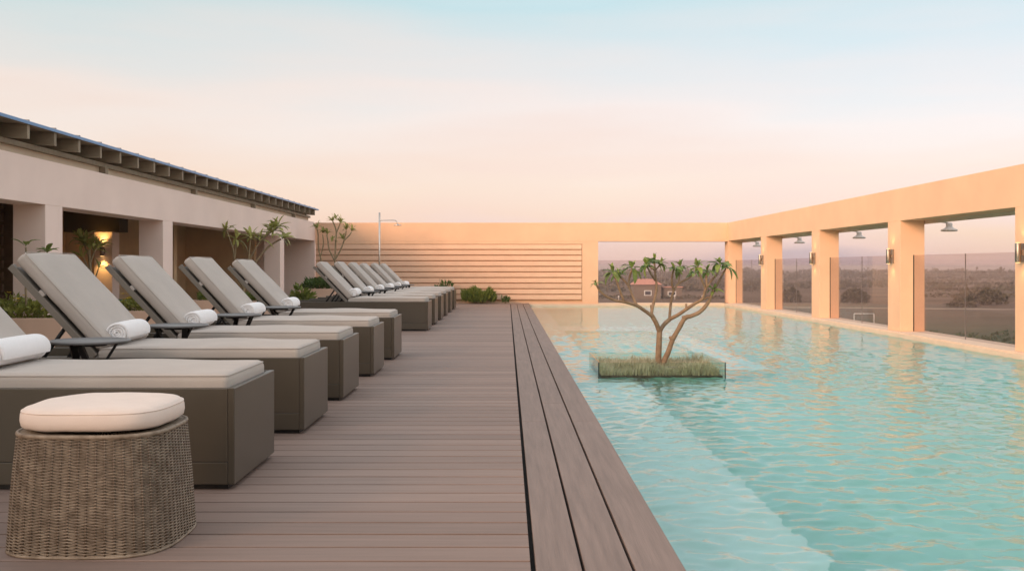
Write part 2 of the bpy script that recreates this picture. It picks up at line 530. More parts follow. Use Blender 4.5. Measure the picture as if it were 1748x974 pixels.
# ---- water: a finely rippled sheet
def water_mesh():
    rng = np.random.default_rng(5)
    ys = [PY0, 0.0, 1.5]
    yv = 2.6
    while yv < PY1:
        ys.append(yv); yv += max(0.012, 0.0038 * yv)
    ys.append(PY1)
    ys = np.array(ys)
    nx = 320
    xs = np.linspace(PX0 + 0.001, PX1 - 0.001, nx)
    X, Y = np.meshgrid(xs, ys)
    Z = np.zeros_like(X)
    # crests run mostly across the view, with a spread of headings
    for i in range(70):
        lam = math.exp(rng.uniform(math.log(0.075), math.log(0.33)))
        th = rng.normal(math.pi / 2 + 0.08, 0.75)
        k = 2 * math.pi / lam
        amp = 0.0060 * lam ** 1.05
        ph = rng.uniform(0, 2 * math.pi)
        warp = 0.12 * np.sin(X * rng.uniform(0.6, 1.8) + rng.uniform(0, 6)) + 0.10 * np.sin(Y * rng.uniform(0.4, 1.5) + rng.uniform(0, 6))
        # waves come in patches
        env = 0.5 + 0.5 * np.sin(X * rng.uniform(0.3, 1.6) + Y * rng.uniform(0.2, 1.1) + rng.uniform(0, 6))
        Z += amp * env * np.sin(k * (X * math.cos(th) + Y * math.sin(th) + warp) + ph)
    def sst(a, b_, v):
        t = np.clip((v - a) / (b_ - a), 0, 1); return t * t * (3 - 2 * t)
    # sheltered, almost still water in the far corner by the deck
    calm = sst(15.0, 22.0, Y) * (1 - sst(1.8, 4.0, X))
    far = sst(10, 26, Y)
    Z *= (1 - 0.35 * far) * (1 - 0.86 * calm)
    Z += -0.075
    ny = len(ys)
    V = np.stack([X, Y, Z], -1).reshape(-1, 3)
    a = (np.arange(ny - 1)[:, None] * nx + np.arange(nx - 1)[None]).reshape(-1)
    Fq = np.stack([a, a + 1, a + nx + 1, a + nx], -1)
    me = bpy.data.meshes.new('water')
    me.vertices.add(len(V)); me.vertices.foreach_set('co', V.reshape(-1))
    me.loops.add(Fq.size); me.loops.foreach_set('vertex_index', Fq.reshape(-1).astype(np.int32))
    me.polygons.add(len(Fq)); me.polygons.foreach_set('loop_start', (np.arange(len(Fq)) * 4).astype(np.int32))
    me.polygons.foreach_set('use_smooth', np.ones(len(Fq), bool))
    me.update(calc_edges=True)
    me.validate()
    return me
def water_material():
    m, nt, o = new_mat('pool_water')
    N, L = nt.nodes, nt.links
    tcn = N.new('ShaderNodeTexCoord')
    n1 = N.new('ShaderNodeTexNoise'); n1.inputs['Scale'].default_value = 16.0; n1.inputs['Detail'].default_value = 3
    L.new(tcn.outputs['Object'], n1.inputs['Vector'])
    bp = N.new('ShaderNodeBump'); bp.inputs['Strength'].default_value = 0.16; bp.inputs['Distance'].default_value = 0.01
    L.new(n1.outputs['Fac'], bp.inputs['Height'])
    g = N.new('ShaderNodeBsdfGlass'); g.inputs['IOR'].default_value = 1.33; g.inputs['Roughness'].default_value = 0.01
    g.inputs['Color'].default_value = (0.96, 0.995, 0.99, 1)
    L.new(bp.outputs['Normal'], g.inputs['Normal'])
    L.new(g.outputs[0], o.inputs['Surface'])
    return m
WATER = water_material()
tag(obj('pool_water', water_mesh(), WATER), kind='structure')

# ================================================================== ARCHITECTURE
# ---- end wall with slats and opening
YB = 27.4
bw_ = thing('end_wall', 'orange plaster end wall with horizontal slats behind the pool', 'wall', (0, YB, 0))
off = (0, YB, 0)
MB(off).box(-5.285, 2.06, YB + 0.045, YB + 0.40, -0.3, 1.715).build('slat_backing', GROOVE, bw_)
MB(off).box(2.06, 2.50, YB, YB + 0.40, -1.06, 1.695).build('pier', WALL, bw_)
MB(off).box(-5.285, 6.07, YB - 0.002, YB + 0.40, 1.695, 2.21, 0.004).build('lintel', WALL, bw_)
MB(off).box(2.503, 6.07, YB - 0.06, YB + 0.40, -1.06, 0.0).build('sill', LEDGE, bw_)
MB(off).box(-5.285, 2.06, YB - 0.004, YB + 0.04, -0.3, 0.035).build('plinth', WALL, bw_)
MB(off).box(-5.285, 2.06, YB - 0.001, YB + 0.044, 1.622, 1.6945).build('head_board', WALL, bw_)
sl = MB().rbox(0, 0, 0, 3.66, 0.026, 0.0620, 0.004, ts=(0, 1), smooth=False).mesh('slat')
sl.materials.append(SLATM)
for i in range(10):
    obj('slat', sl, None, bw_, (-1.614, 0.016, 1.545 - i * 0.1535))

# ---- colonnade on the right
XR = 6.07
cw = thing('colonnade_wall', 'long orange plaster colonnade along the right side of the pool', 'wall', (XR, 12, 0))
off = (XR, 12, 0)
MB(off).box(XR, XR + 0.38, -3.0, YB + 0.40, 1.71, 2.21, 0.004).build('beam', WALL, cw)
cols = [-0.51 - 0.0, 3.47, 7.43, 11.41, 15.39, 19.37, 23.35]
for yc in cols:
    MB(off).box(XR + 0.002, XR + 0.379, yc, yc + 0.50, 0.0, 1.712, 0.004).build('column', WALL, cw)
MB(off).box(XR + 0.002, XR + 0.379, 27.33, YB + 0.398, 0.0, 1.712, 0.004).build('column', WALL, cw)
MB(off).box(5.9752, XR + 0.46, -3.0, YB + 0.42, -1.3, 0.0, 0.006).build('ledge', LEDGE, cw)
MB(off).box(XR + 0.382, XR + 0.43, -3.0, YB + 0.40, 1.66, 1.76).build('outer_fascia', LEDGE, cw)

bounds = [(3.97, 7.43), (7.93, 11.41), (11.91, 15.39), (15.89, 19.37), (19.87, 23.35), (23.85, 27.33)]
names = [None, None, 'nearest the camera in view', 'second', 'third', 'farthest']
glab = ['clear glass balustrade panels left out of view to the right of the pool', 'clear glass balustrade in the colonnade bay nearest the camera',
        'clear glass balustrade in the widest colonnade bay at the right edge', 'clear glass balustrade in the colonnade bay with the white goal beyond',
        'clear glass balustrade in the third colonnade bay from the right edge', 'clear glass balustrade in the narrowest colonnade bay, next to the corner column']
for i, (a, b_) in enumerate(bounds):
    if i < 2: continue
    g = thing('glass_balustrade', glab[i], 'balustrade', (XR + 0.21, (a + b_) / 2, 0), group='glass balustrades of the colonnade')
    h = (b_ - a) / 2
    MB().box(-0.006, 0.006, -h + 0.003, -0.006, 0.004, 1.18).build('pane', GLASSB, g)
    MB().box(-0.006, 0.006, 0.006, h - 0.003, 0.004, 1.18).build('pane', GLASSB, g)
    MB().box(-0.006, 0.006, -0.0045, 0.0045, 0.004, 1.18).build('joint', JOINT, g)
    MB().box(-0.009, 0.009, h - 0.0028, h + 0.004, 0.004, 1.182).build('edge_strip', EDGE, g)
g = thing('glass_balustrade', 'clear glass balustrade across the opening in the end wall', 'balustrade', (4.28, YB + 0.2, 0), group='glass balustrades of the colonnade')
MB().box(-1.775, -0.004, -0.006, 0.006, 0.003, 1.18).build('pane', GLASSB, g)
MB().box(0.004, 1.785, -0.006, 0.006, 0.003, 1.18).build('pane', GLASSB, g)

# sconces on the colonnade
slab = {11.41: 'steel wall sconce on the column cut by the right edge of the photo', 15.39: 'steel wall sconce on the second column from the right edge',
        19.37: 'steel wall sconce on the third column from the right edge', 23.35: 'steel wall sconce on the column next to the corner column'}
for yc, lb in slab.items():
    s_ = thing('wall_sconce', lb, 'wall lamp', (XR, yc + 0.28, 1.165), group='sconces on the colonnade columns')
    MB().lathe((-0.075, 0, -0.115), [(0.030, 0), (0.034, 0.006), (0.034, 0.224), (0.030, 0.23)], 20).build('shade', BRONZE, s_)
    MB().box(-0.042, -0.022, -0.018, 0.018, -0.03, 0.03).build('arm', BRONZE, s_)
    MB().box(-0.0215, 0.004, -0.035, 0.035, -0.11, 0.11, 0.004).build('back_plate', BRONZE, s_)
    for sg in (-1, 1):
        MB().lathe((-0.075, 0, sg * 0.1165 - 0.001), [(0.026, 0), (0.026, 0.002)], 16).build('lens', WARM, s_)
        l = bpy.data.lights.new('sconce_light', 'SPOT')
        l.energy = 1.1; l.color = (1.0, 0.68, 0.32); l.spot_size = R(115); l.spot_blend = 0.8; l.shadow_soft_size = 0.02
        lo = bpy.data.objects.new('sconce_light', l); COL.objects.link(lo); lo.parent = s_
        lo.location = (-0.075, 0, sg * 0.125)
        lo.rotation_euler = (0, 0, 0) if sg < 0 else (math.pi, 0, 0)

# hanging floodlights outside the openings
flab = ['white flood lamp hanging in the widest colonnade bay at the right edge', 'white flood lamp hanging in the colonnade bay with the white goal beyond',
        'white flood lamp hanging in the third colonnade bay from the right edge', 'white flood lamp hanging in the narrowest colonnade bay, half behind a column']
for k, lb in enumerate(flab):
    yc = 15.55 + 3.98 * k
    t = thing('flood_lamp', lb, 'lamp', (6.9, yc, 1.555), group='flood lamps along the colonnade')
    MB().tube(spline([(-0.40, -0.02, 0.13), (-0.22, -0.01, 0.15), (-0.06, 0, 0.14), (0.0, 0, 0.10)], 5), 0.018, 8).build('arm', LAMPM, t)
    MB().lathe((0, 0, 0), [(0.118, 0), (0.124, 0.008), (0.120, 0.022), (0.070, 0.045), (0.045, 0.075), (0.050, 0.11), (0.035, 0.13)], 28).build('shade', LAMPM, t)
    MB().lathe((0, 0, -0.004), [(0.105, 0), (0.105, 0.0035)], 24).build('lens', LAMPM, t)

# ---- pavilion on the left
XL = -5.29
pv = thing('pavilion', 'pale plaster pavilion with square columns and rafter eaves behind the loungers', 'pavilion', (XL - 1.7, 15, 0))
off = (XL - 1.7, 15, 0)
MB(off).box(XL - 0.38, XL, -3.0, 27.3, 1.71, 2.22, 0.004).build('beam', PAVW, pv)
for yc, w_ in ((-0.5, 0.44), (3.5, 0.44), (7.5, 0.44), (11.41, 0.44), (15.31, 0.44), (23.2, 0.42)):
    MB(off).box(XL - 0.375, XL - 0.002, yc, yc + w_, -0.02, 1.712, 0.004).build('column', PAVW, pv)
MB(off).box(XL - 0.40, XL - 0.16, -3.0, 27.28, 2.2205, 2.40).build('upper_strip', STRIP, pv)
MB(off).box(XL - 0.158, XL - 0.10, -3.0, 27.28, 2.33, 2.385).build('wall_plate', WOOD, pv)
for yc in (9.4, 13.34, 17.2, 21.2, 25.2):
    MB(off).box(XL - 0.157, XL - 0.075, yc - 0.05, yc + 0.05, 2.2215, 2.3295).build('bracket', WOOD, pv)
raf = MB().add([(0.02, -0.028, 2.385), (0.02, 0.028, 2.385), (0.02, 0.028, 2.535), (0.02, -0.028, 2.535),
                (-2.4, -0.028, 2.50), (-2.4, 0.028, 2.50), (-2.4, 0.028, 2.65), (-2.4, -0.028, 2.65)],
               [(0, 1, 2, 3), (7, 6, 5, 4), (0, 4, 5, 1), (1, 5, 6, 2), (2, 6, 7, 3), (3, 7, 4, 0)]).mesh('rafter')
raf.materials.append(WOOD)
seam = MB().add([(0.025, -0.016, 2.566), (0.025, 0.016, 2.566), (0.025, 0.016, 2.592), (0.025, -0.016, 2.592),
                 (-2.4, -0.022, 2.681), (-2.4, 0.022, 2.681), (-2.4, 0.022, 2.707), (-2.4, -0.022, 2.707)],
                [(0, 1, 2, 3), (7, 6, 5, 4), (0, 4, 5, 1), (1, 5, 6, 2), (2, 6, 7, 3), (3, 7, 4, 0)]).mesh('roof_seam')
seam.materials.append(SEAMM)
k = -21
XE = -5.21
while 10.795 + 0.642 * k < 27.1:
    yk = 10.795 + 0.642 * k
    obj('rafter', raf, None, pv, (XE - off[0], yk - off[1], 0))
    obj('roof_seam', seam, None, pv, (XE - off[0], yk - off[1], 0))
    k += 1
MB(off).add([(XE + 0.035, -3, 2.538), (XE + 0.035, 27.3, 2.538), (XE + 0.035, 27.3, 2.565), (XE + 0.035, -3, 2.565),
             (XE - 5, -3, 2.776), (XE - 5, 27.3, 2.776), (XE - 5, 27.3, 2.803), (XE - 5, -3, 2.803)],
            [(0, 1, 2, 3), (7, 6, 5, 4), (0, 4, 5, 1), (1, 5, 6, 2), (2, 6, 7, 3), (3, 7, 4, 0)]).build('roof_sheet', WOOD, pv)
MB(off).box(XE + 0.036, XE + 0.044, -3, 27.3, 2.538, 2.572).build('roof_edge', ROOFM, pv)
# rooms behind the columns
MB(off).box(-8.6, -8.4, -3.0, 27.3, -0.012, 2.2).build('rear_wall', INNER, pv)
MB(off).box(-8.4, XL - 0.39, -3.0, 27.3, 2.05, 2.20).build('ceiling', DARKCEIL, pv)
MB(off).box(-8.4, -5.2855, 27.302, 27.40, -0.012, 2.2).build('end_panel', PAVW, pv)
MB(off).box(-7.84, -7.50, 18.9, 19.25, -0.012, 1.655).build('lamp_pier', PAVW, pv)
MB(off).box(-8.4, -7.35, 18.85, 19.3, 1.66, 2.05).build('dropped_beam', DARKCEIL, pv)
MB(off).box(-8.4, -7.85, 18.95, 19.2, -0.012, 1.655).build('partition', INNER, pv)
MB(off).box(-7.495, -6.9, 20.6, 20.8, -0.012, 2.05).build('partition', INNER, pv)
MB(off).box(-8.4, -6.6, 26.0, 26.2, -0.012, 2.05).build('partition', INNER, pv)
# timber louvres seen past the first column
for i in range(13):
    MB(off).box(-8.35, -6.6, 13.0, 13.06, 0.05 + i * 0.155, 0.05 + i * 0.155 + 0.105).build('louvre', WOODD, pv)
MB(off).box(-8.4, -6.4, 13.1, 13.2, -0.012, 2.05).build('louvre_backing', WOODD, pv)

s_ = thing('wall_sconce', 'glowing amber wall sconce on the pier inside the pavilion', 'wall lamp', (-7.66, 18.9, 1.29))
MB().lathe((0, -0.075, -0.09), [(0.036, 0), (0.042, 0.006), (0.042, 0.174), (0.036, 0.18)], 20).build('shade', BRONZE, s_)
MB().box(-0.03, 0.03, -0.034, -0.002, -0.05, 0.05).build('back_plate', BRONZE, s_)
for sg in (-1, 1):
    MB().lathe((0, -0.075, sg * 0.093 - 0.001), [(0.034, 0), (0.034, 0.002)], 16).build('lens', WARM, s_)
    l = bpy.data.lights.new('sconce_light', 'SPOT')
    l.energy = 11.0; l.color = (1.0, 0.55, 0.16); l.spot_size = R(100); l.spot_blend = 0.7; l.shadow_soft_size = 0.03
    lo = bpy.data.objects.new('sconce_light', l); COL.objects.link(lo); lo.parent = s_
    lo.location = (0, -0.075, sg * 0.10)
    lo.rotation_euler = (0, 0, 0) if sg < 0 else (math.pi, 0, 0)

gt = thing('garden_stool', 'round dark green stool among yellow flowers in the pavilion', 'stool', (-5.72, 14.6, -0.012))
MB().lathe((0, 0, 0), [(0.13, 0), (0.14, 0.02), (0.12, 0.20), (0.14, 0.42), (0.15, 0.44)], 28).build('body', GREENT, gt)
MB().lathe((0, 0, 0.44), [(0.20, 0), (0.215, 0.012), (0.215, 0.075), (0.20, 0.09)], 32).build('top', GREENT, gt)

# ---- shower
sh = thing('outdoor_shower', 'slim steel shower pole with overhead rose by the slatted wall', 'shower', (-3.40, 26.5, 0))
MB().tube([(0, 0, 0), (0, 0, 2.44)], 0.024, 12).build('pole', STEEL, sh)
MB().tube(spline([(0, 0, 2.23), (0.2, -0.01, 2.235), (0.40, -0.01, 2.235), (0.455, -0.01, 2.20), (0.475, -0.01, 2.13)], 5), 0.012, 10).build('arm', STEEL, sh)
MB().lathe((0.485, -0.01, 2.09), [(0.105, 0), (0.11, 0.006), (0.10, 0.02), (0.03, 0.03), (0.02, 0.05)], 24).build('shower_rose', STEEL, sh)
MB().lathe((0, 0, 0), [(0.07, 0), (0.07, 0.012)], 20).build('base_plate', STEEL, sh)

# ================================================================== LOUNGERS
LW = 0.78
def crown(hx, hy, hz, amt, seed):
    def fn(p):
        u, v = p[0] / hx, p[1] / hy
        c_ = max(0, (1 - abs(u) ** 4)) * max(0, (1 - abs(v) ** 3))
        w_ = mnoise.noise(Vector((p[0] * 3 + seed, p[1] * 4, 0.3))) * 0.009
        if p[2] > 0:
            return [p[0], p[1], p[2] + amt * c_ + w_]
        return [p[0], p[1] + (0.006 * mnoise.noise(Vector((p[0] * 5, seed, 1)))), p[2]]
    return fn

def make_lounger():
    t = thing('sun_lounger', 'x', 'sun lounger', group='sun loungers in a row on the deck')
    # origin: near foot corner on the deck; x runs back towards the head (negative), y across
    Lg = 2.15
    def panel(nm, x0, x1, y0, y1, z0, z1):
        return MB().box(x0, x1, y0, y1, z0, z1, 0.004).build(nm, BASE, t)
    panel('side_panel', -Lg, -0.0305, 0, 0.03, 0.125, 0.455)
    panel('side_panel', -Lg, -0.0305, LW - 0.03, LW, 0.125, 0.455)
    panel('foot_panel', -0.03, 0, 0, LW, 0.024, 0.457)
    panel('head_panel', -Lg, -Lg + 0.03, 0.0305, LW - 0.0305, 0.024, 0.40)
    panel('lower_rail', -Lg, -0.0305, 0.001, 0.031, 0.024, 0.1243)
    panel('lower_rail', -Lg, -0.0305, LW - 0.031, LW - 0.001, 0.024, 0.1243)
    MB().box(-Lg + 0.03, -0.031, 0.0305, LW - 0.0305, 0.37, 0.40).build('tray', FRAME, t)
    MB().box(-Lg + 0.04, -0.035, 0.03, LW - 0.03, 0.0, 0.0238).build('plinth', BLACKM, t)
    # seat cushion
    hx, hy, hz = 0.61, (LW - 0.075) / 2, 0.056
    cx, cy, cz = -0.038 - hx, LW / 2, 0.402 + hz
    sc = MB().rbox(cx, cy, cz, hx, hy, hz, 0.034, n=(16, 8, 0), fn=crown(hx, hy, hz, 0.016, 2.0)).build('seat_cushion', CUSH, t)
    ring = []
    for (ux, uy, a0) in ((1, -1, -90), (1, 1, 0), (-1, 1, 90), (-1, -1, 180)):
        for q in range(4):
            an = R(a0 + q * 30)
            ring.append((cx + ux * (hx - 0.034) + 0.0295 * math.cos(an), cy + uy * (hy - 0.034) + 0.0295 * math.sin(an), cz + hz - 0.0085))
    MB().tube(ring, 0.0026, 6, closed=True).build('piping', CUSH, sc)
    # backrest, built along +X then tilted
    AN = R(46.5)
    hinge = Vector((-1.265, 0, 0.462))
    ux = Vector((-math.cos(AN), 0, math.sin(AN)))     # up the backrest
    un = Vector((math.sin(AN), 0, math.cos(AN)))      # out of its face
    def tilt(p):
        return hinge + ux * p[0] + Vector((0, p[1], 0)) + un * p[2]
    def tilted(mb):
        mb.v = [tuple(tilt(p)) for p in mb.v]
        mb.f = [tuple(reversed(f)) for f in mb.f]
        return mb
    hx2 = 0.375
    bc = tilted(MB().rbox(hx2 + 0.005, LW / 2, 0.072, hx2, hy, 0.044, 0.032, n=(12, 8, 0), fn=crown(hx2, hy, 0.044, 0.014, 9.0))).build('back_cushion', CUSH, t)
    ring = []
    for (sx, sy, a0) in ((1, -1, -90), (1, 1, 0), (-1, 1, 90), (-1, -1, 180)):
        for q in range(4):
            an = R(a0 + q * 30)
            ring.append((hx2 + 0.005 + sx * (hx2 - 0.032) + 0.0275 * math.cos(an), LW / 2 + sy * (hy - 0.032) + 0.0275 * math.sin(an), 0.072 + 0.044 - 0.008))
    tilted(MB().tube(ring, 0.0026, 6, closed=True)).build('piping', CUSH, bc)
    for yy in (0.035, LW - 0.035 - 0.035):
        tilted(MB().box(0.0, 0.745, yy, yy + 0.035, -0.028, 0.012, 0.003)).build('back_rail', FRAME, t)
    tilted(MB().box(0.02, 0.73, 0.072, LW - 0.072, -0.012, 0.000)).build('back_panel', FRAME, t)
    for yy in (0.033, LW - 0.033 - 0.039):
        tilted(MB().box(0.475, 0.515, yy, yy + 0.039, 0.0125, 0.030)).build('strap', CUSH, t)
    # prop struts
    for yy in (0.10, LW - 0.13):
        a = tilt((0.27, yy + 0.015, -0.03)); b2 = Vector((-1.64, yy + 0.015, 0.405))
        MB().tube([a, b2], 0.013, 6).build('strut', BLACKM, t)
        a = tilt((0.16, yy + 0.05, -0.03)); b2 = Vector((-1.50, yy + 0.05, 0.405))
        MB().tube([a, b2], 0.013, 6).build('strut', BLACKM, t)
    return t

def make_towel():
    """rolled towel, axis along Y, resting on z = 0"""
    turns, rin, rout, hl = 4.2, 0.008, 0.076, 0.25
    n = 150
    prof = []
    for i in range(n + 1):
        t = i / n
        an = -2 * math.pi * turns * t + 0.9
        r = rin + (rout - rin) * t
        w_ = (rout - rin) / turns * 0.94
        prof.append((an, r, w_ * (1 if t < 0.985 else (1 - t) / 0.015 * 0.8 + 0.2)))
    stn = [(-hl, 0.93), (-hl + 0.010, 0.985), (-hl + 0.03, 1.0)] + [(-hl + 0.03 + (2 * hl - 0.06) * i / 14, 1.0) for i in range(1, 14)] + [(hl - 0.03, 1.0), (hl - 0.010, 0.985), (hl, 0.93)]
    vv, ff = [], []
    m = n + 1
    for j, (yy, sc) in enumerate(stn):
        for i, (an, r, w_) in enumerate(prof):
            k_ = 1 + 0.035 * mnoise.noise(Vector((math.cos(an) * 1.3, math.sin(an) * 1.3, yy * 5)))
            ro, ri = r * sc * k_, (r - w_) * sc * k_
            if ri < 0.002: ri = 0.002
            dy = 0.007 * mnoise.noise(Vector((an * 0.6, r * 40, 3.3)))
            vv.append((ro * math.cos(an), yy + dy, ro * math.sin(an) * 0.95))
            vv.append((ri * math.cos(an), yy + dy, ri * math.sin(an) * 0.95))
    for j in range(len(stn) - 1):
        for i in range(n):
            a = (j * m + i) * 2; b2 = ((j + 1) * m + i) * 2
            ff.append((a, a + 2, b2 + 2, b2)); ff.append((a + 1, b2 + 1, b2 + 3, a + 3))
    for j, fl in ((0, False), (len(stn) - 1, True)):
        for i in range(n):
            a = (j * m + i) * 2
            q = (a, a + 1, a + 3, a + 2)
            ff.append(q if not fl else tuple(reversed(q)))
    zmin = min(p[2] for p in vv)
    vv = [(p[0], p[1], p[2] - zmin) for p in vv]
    me = MB().add(vv, ff, True).mesh('rolled_towel')
    me.materials.append(TOWEL)
    return me

def make_table():
    t = thing('side_table', 'x', 'side table', group='round side tables between the loungers')
    MB().lathe((0, 0, 0.572), [(0.205, 0), (0.215, 0.003), (0.217, 0.012), (0.213, 0.016), (0.196, 0.016), (0.193, 0.011)], 48).build('top', TABLE, t)
    MB().lathe((0, 0, 0.555), [(0.09, 0), (0.09, 0.0165)], 24).build('hub', BLACKM, t)
    for k in range(3):
        a = R(20 + 120 * k)
        top = Vector((0.145 * math.cos(a), 0.145 * math.sin(a), 0.572))
        a2 = a + R(165)
        bot = Vector((0.20 * math.cos(a2), 0.20 * math.sin(a2), 0.0))
        d = (bot - top).normalized()
        s_ = d.cross(Vector((0, 0, 1))).normalized()
        n_ = s_.cross(d)
        # flat bar leg
        w_, th = 0.019, 0.007
        # legs pass each other: shift sideways a little
        sh_ = s_ * 0.020
        vv = []
        for p in (top, bot):
            for (i, j) in ((-1, -1), (1, -1), (1, 1), (-1, 1)):
                vv.append(p + sh_ + s_ * w_ * i + n_ * th * j)
        MB().add(vv, [(0, 1, 2, 3), (7, 6, 5, 4), (0, 4, 5, 1), (1, 5, 6, 2), (2, 6, 7, 3), (3, 7, 4, 0)]).build('leg', BLACKM, t)
    return t

FX = -1.216
near_y = [4.46, 5.955, 7.42, 9.05, 10.67] + [15.5 + 1.55 * i for i in range(6)]
ORD = ['nearest', 'second', 'third', 'fourth', 'fifth', 'sixth', 'seventh', 'eighth', 'ninth', 'tenth', 'eleventh']
llab = ['taupe sun lounger nearest the camera, right behind the wicker stool', 'second taupe sun lounger counting from the wicker stool',
        'third taupe sun lounger counting from the wicker stool', 'fourth taupe sun lounger counting from the wicker stool',
        'fifth taupe sun lounger, last before the gap in the row', 'sixth taupe sun lounger, first one after the gap in the row',
        'taupe sun lounger second after the gap in the row', 'taupe sun lounger third after the gap in the row',
        'taupe sun lounger fourth after the gap in the row', 'taupe sun lounger fifth after the gap, second from the slatted wall',
        'farthest taupe sun lounger, next to the slatted end wall']
l0 = make_lounger()
towel_me = make_towel()
t0 = make_table()
for i, yy in enumerate(near_y):
    o = l0 if i == 0 else copy_tree(l0)
    fx = FX if i < 5 else -1.235
    o.location = (fx + random.uniform(-0.006, 0.006), yy, 0.001)
    o.rotation_euler.z = R(random.uniform(-0.35, 0.35))
    o['label'] = llab[i]
    # backrests are not all propped alike
    da = R(random.uniform(-1.3, 1.3))
    hp_ = Matrix.Translation((-1.265, 0, 0.462)) @ Matrix.Rotation(da, 4, 'Y') @ Matrix.Translation((1.265, 0, -0.462))
    for ch in o.children:
        if ch.name.startswith(('back_', 'strap')): ch.matrix_local = hp_
    tw = obj('rolled_towel', towel_me, None, None, (fx - 1.198, yy + 0.395 + random.uniform(-0.02, 0.02), 0.531))
    tw.rotation_euler = (0, 0, R(random.uniform(-5, 5) + (6 if i == 0 else 0)))
    tag(tw, 'white rolled towel on the ' + ORD[i] + ' sun lounger from the wicker stool' if i else 'white rolled towel at the left edge, on the lounger behind the stool', 'towel', 'rolled towels on the loungers')
tl = [('dark round side table between the nearest and second loungers', 0), ('dark round side table between the second and third loungers', 1),
      ('dark round side table between the third and fourth loungers', 2), ('dark round side table between the fourth and fifth loungers', 3),
      ('dark side table between first and second loungers after the gap', 5), ('dark side table between second and third loungers after the gap', 6),
      ('dark side table between third and fourth loungers after the gap', 7), ('dark side table between fourth and fifth loungers after the gap', 8),
      ('dark side table between the two loungers nearest the slatted wall', 9)]
for n_, (lb, i) in enumerate(tl):
    o = t0 if n_ == 0 else copy_tree(t0)
    ym = (near_y[i] + LW + near_y[i + 1]) / 2
    o.location = (-2.345, ym, 0.002)
    o.rotation_euler.z = R([5, 40, 75, 100, 20, 60, 90, 10, 50][n_])
    o['label'] = lb

# ================================================================== WICKER STOOL
st = thing('wicker_stool', 'woven brown wicker stool with pale round cushion in the foreground', 'stool', (-1.490, 3.695, 0.002), rz=R(0))
NE = 3.3
def sup(an, h):
    c_, s2 = math.cos(an), math.sin(an)
    r = (abs(c_) ** NE + abs(s2) ** NE) ** (-1 / NE)
    return Vector((h * r * c_, h * r * s2, 0))
def halfw(z):
    u = z / 0.41
    return 0.294 - 0.030 * u + 0.003 * math.sin(math.pi * u)
NST, ROWS = 62, 78
ZT = 0.41
# evenly spaced stations along the outline
dense = [sup(2 * math.pi * i / 2000, 1.0) for i in range(2000)]
acc = [0.0]
for i in range(2000):
    acc.append(acc[-1] + (dense[(i + 1) % 2000] - dense[i]).length)
def outline(u):
    """unit outline point and outward normal at fraction u of the perimeter"""
    t = (u % 1.0) * acc[-1]
    i = int(np.searchsorted(acc, t)) - 1
    i = max(0, min(1999, i))
    f_ = (t - acc[i]) / (acc[i + 1] - acc[i])
    a, b2 = dense[i], dense[(i + 1) % 2000]
    d = (b2 - a).normalized()
    return a.lerp(b2, f_), Vector((d.y, -d.x, 0))
ST = [outline(q / (NST * 4)) for q in range(NST * 4)]
wv = MB()
for r_ in range(ROWS):
    z = 0.006 + (ZT - 0.014) * r_ / (ROWS - 1)
    pts = []
    for q in range(NST * 4):
        p, nrm = ST[q]
        ph = math.cos(math.pi * (q / 4.0)) * (1 if r_ % 2 == 0 else -1)
        pts.append(p * halfw(z) + nrm * (0.0026 * ph) + Vector((0, 0, z + random.uniform(-0.0005, 0.0005))))
    wv.tube(pts, 0.0023, 5, closed=True)
o = wv.build('woven_strands', WICKER, st); o['kind'] = 'stuff'
sk = MB()
for q in range(NST):
    p, nrm = ST[q * 4]
    path = [p * halfw(z) + Vector((0, 0, z)) for z in (0.002, 0.1, 0.2, 0.3, ZT)]
    sk.tube(path, 0.0042, 5)
o = sk.build('stakes', STAKE, st); o['kind'] = 'stuff'
# rims and woven top
for z, rr, nm in ((0.004, 0.006, 'base_rim'), (ZT, 0.008, 'top_rim')):
    MB().tube([ST[q][0] * halfw(min(z, ZT)) + Vector((0, 0, z)) for q in range(NST * 4)], rr, 8, closed=True).build(nm, WICKER, st)
tp = MB()
for q in range(NST * 2):
    p, nrm = ST[q * 2]
    a = p * (halfw(ZT) - 0.002) + Vector((0, 0, ZT + 0.002)); b2 = p * (halfw(ZT) - 0.10) + Vector((0, 0, ZT - 0.002))
    tp.tube([a, b2], 0.0033, 5)
o = tp.build('top_strands', WICKER, st); o['kind'] = 'stuff'
lz = [0.003, 0.1, 0.2, 0.3, ZT - 0.006]
lin_v = [ST[q * 4][0] * (halfw(z) - 0.007) + Vector((0, 0, z)) for z in lz for q in range(NST)]
MB().add(lin_v, [(i * NST + q, i * NST + (q + 1) % NST, (i + 1) * NST + (q + 1) % NST, (i + 1) * NST + q) for i in range(4) for q in range(NST)] + [tuple(range(4 * NST, 5 * NST))], True).build('lining', INBLK, st)
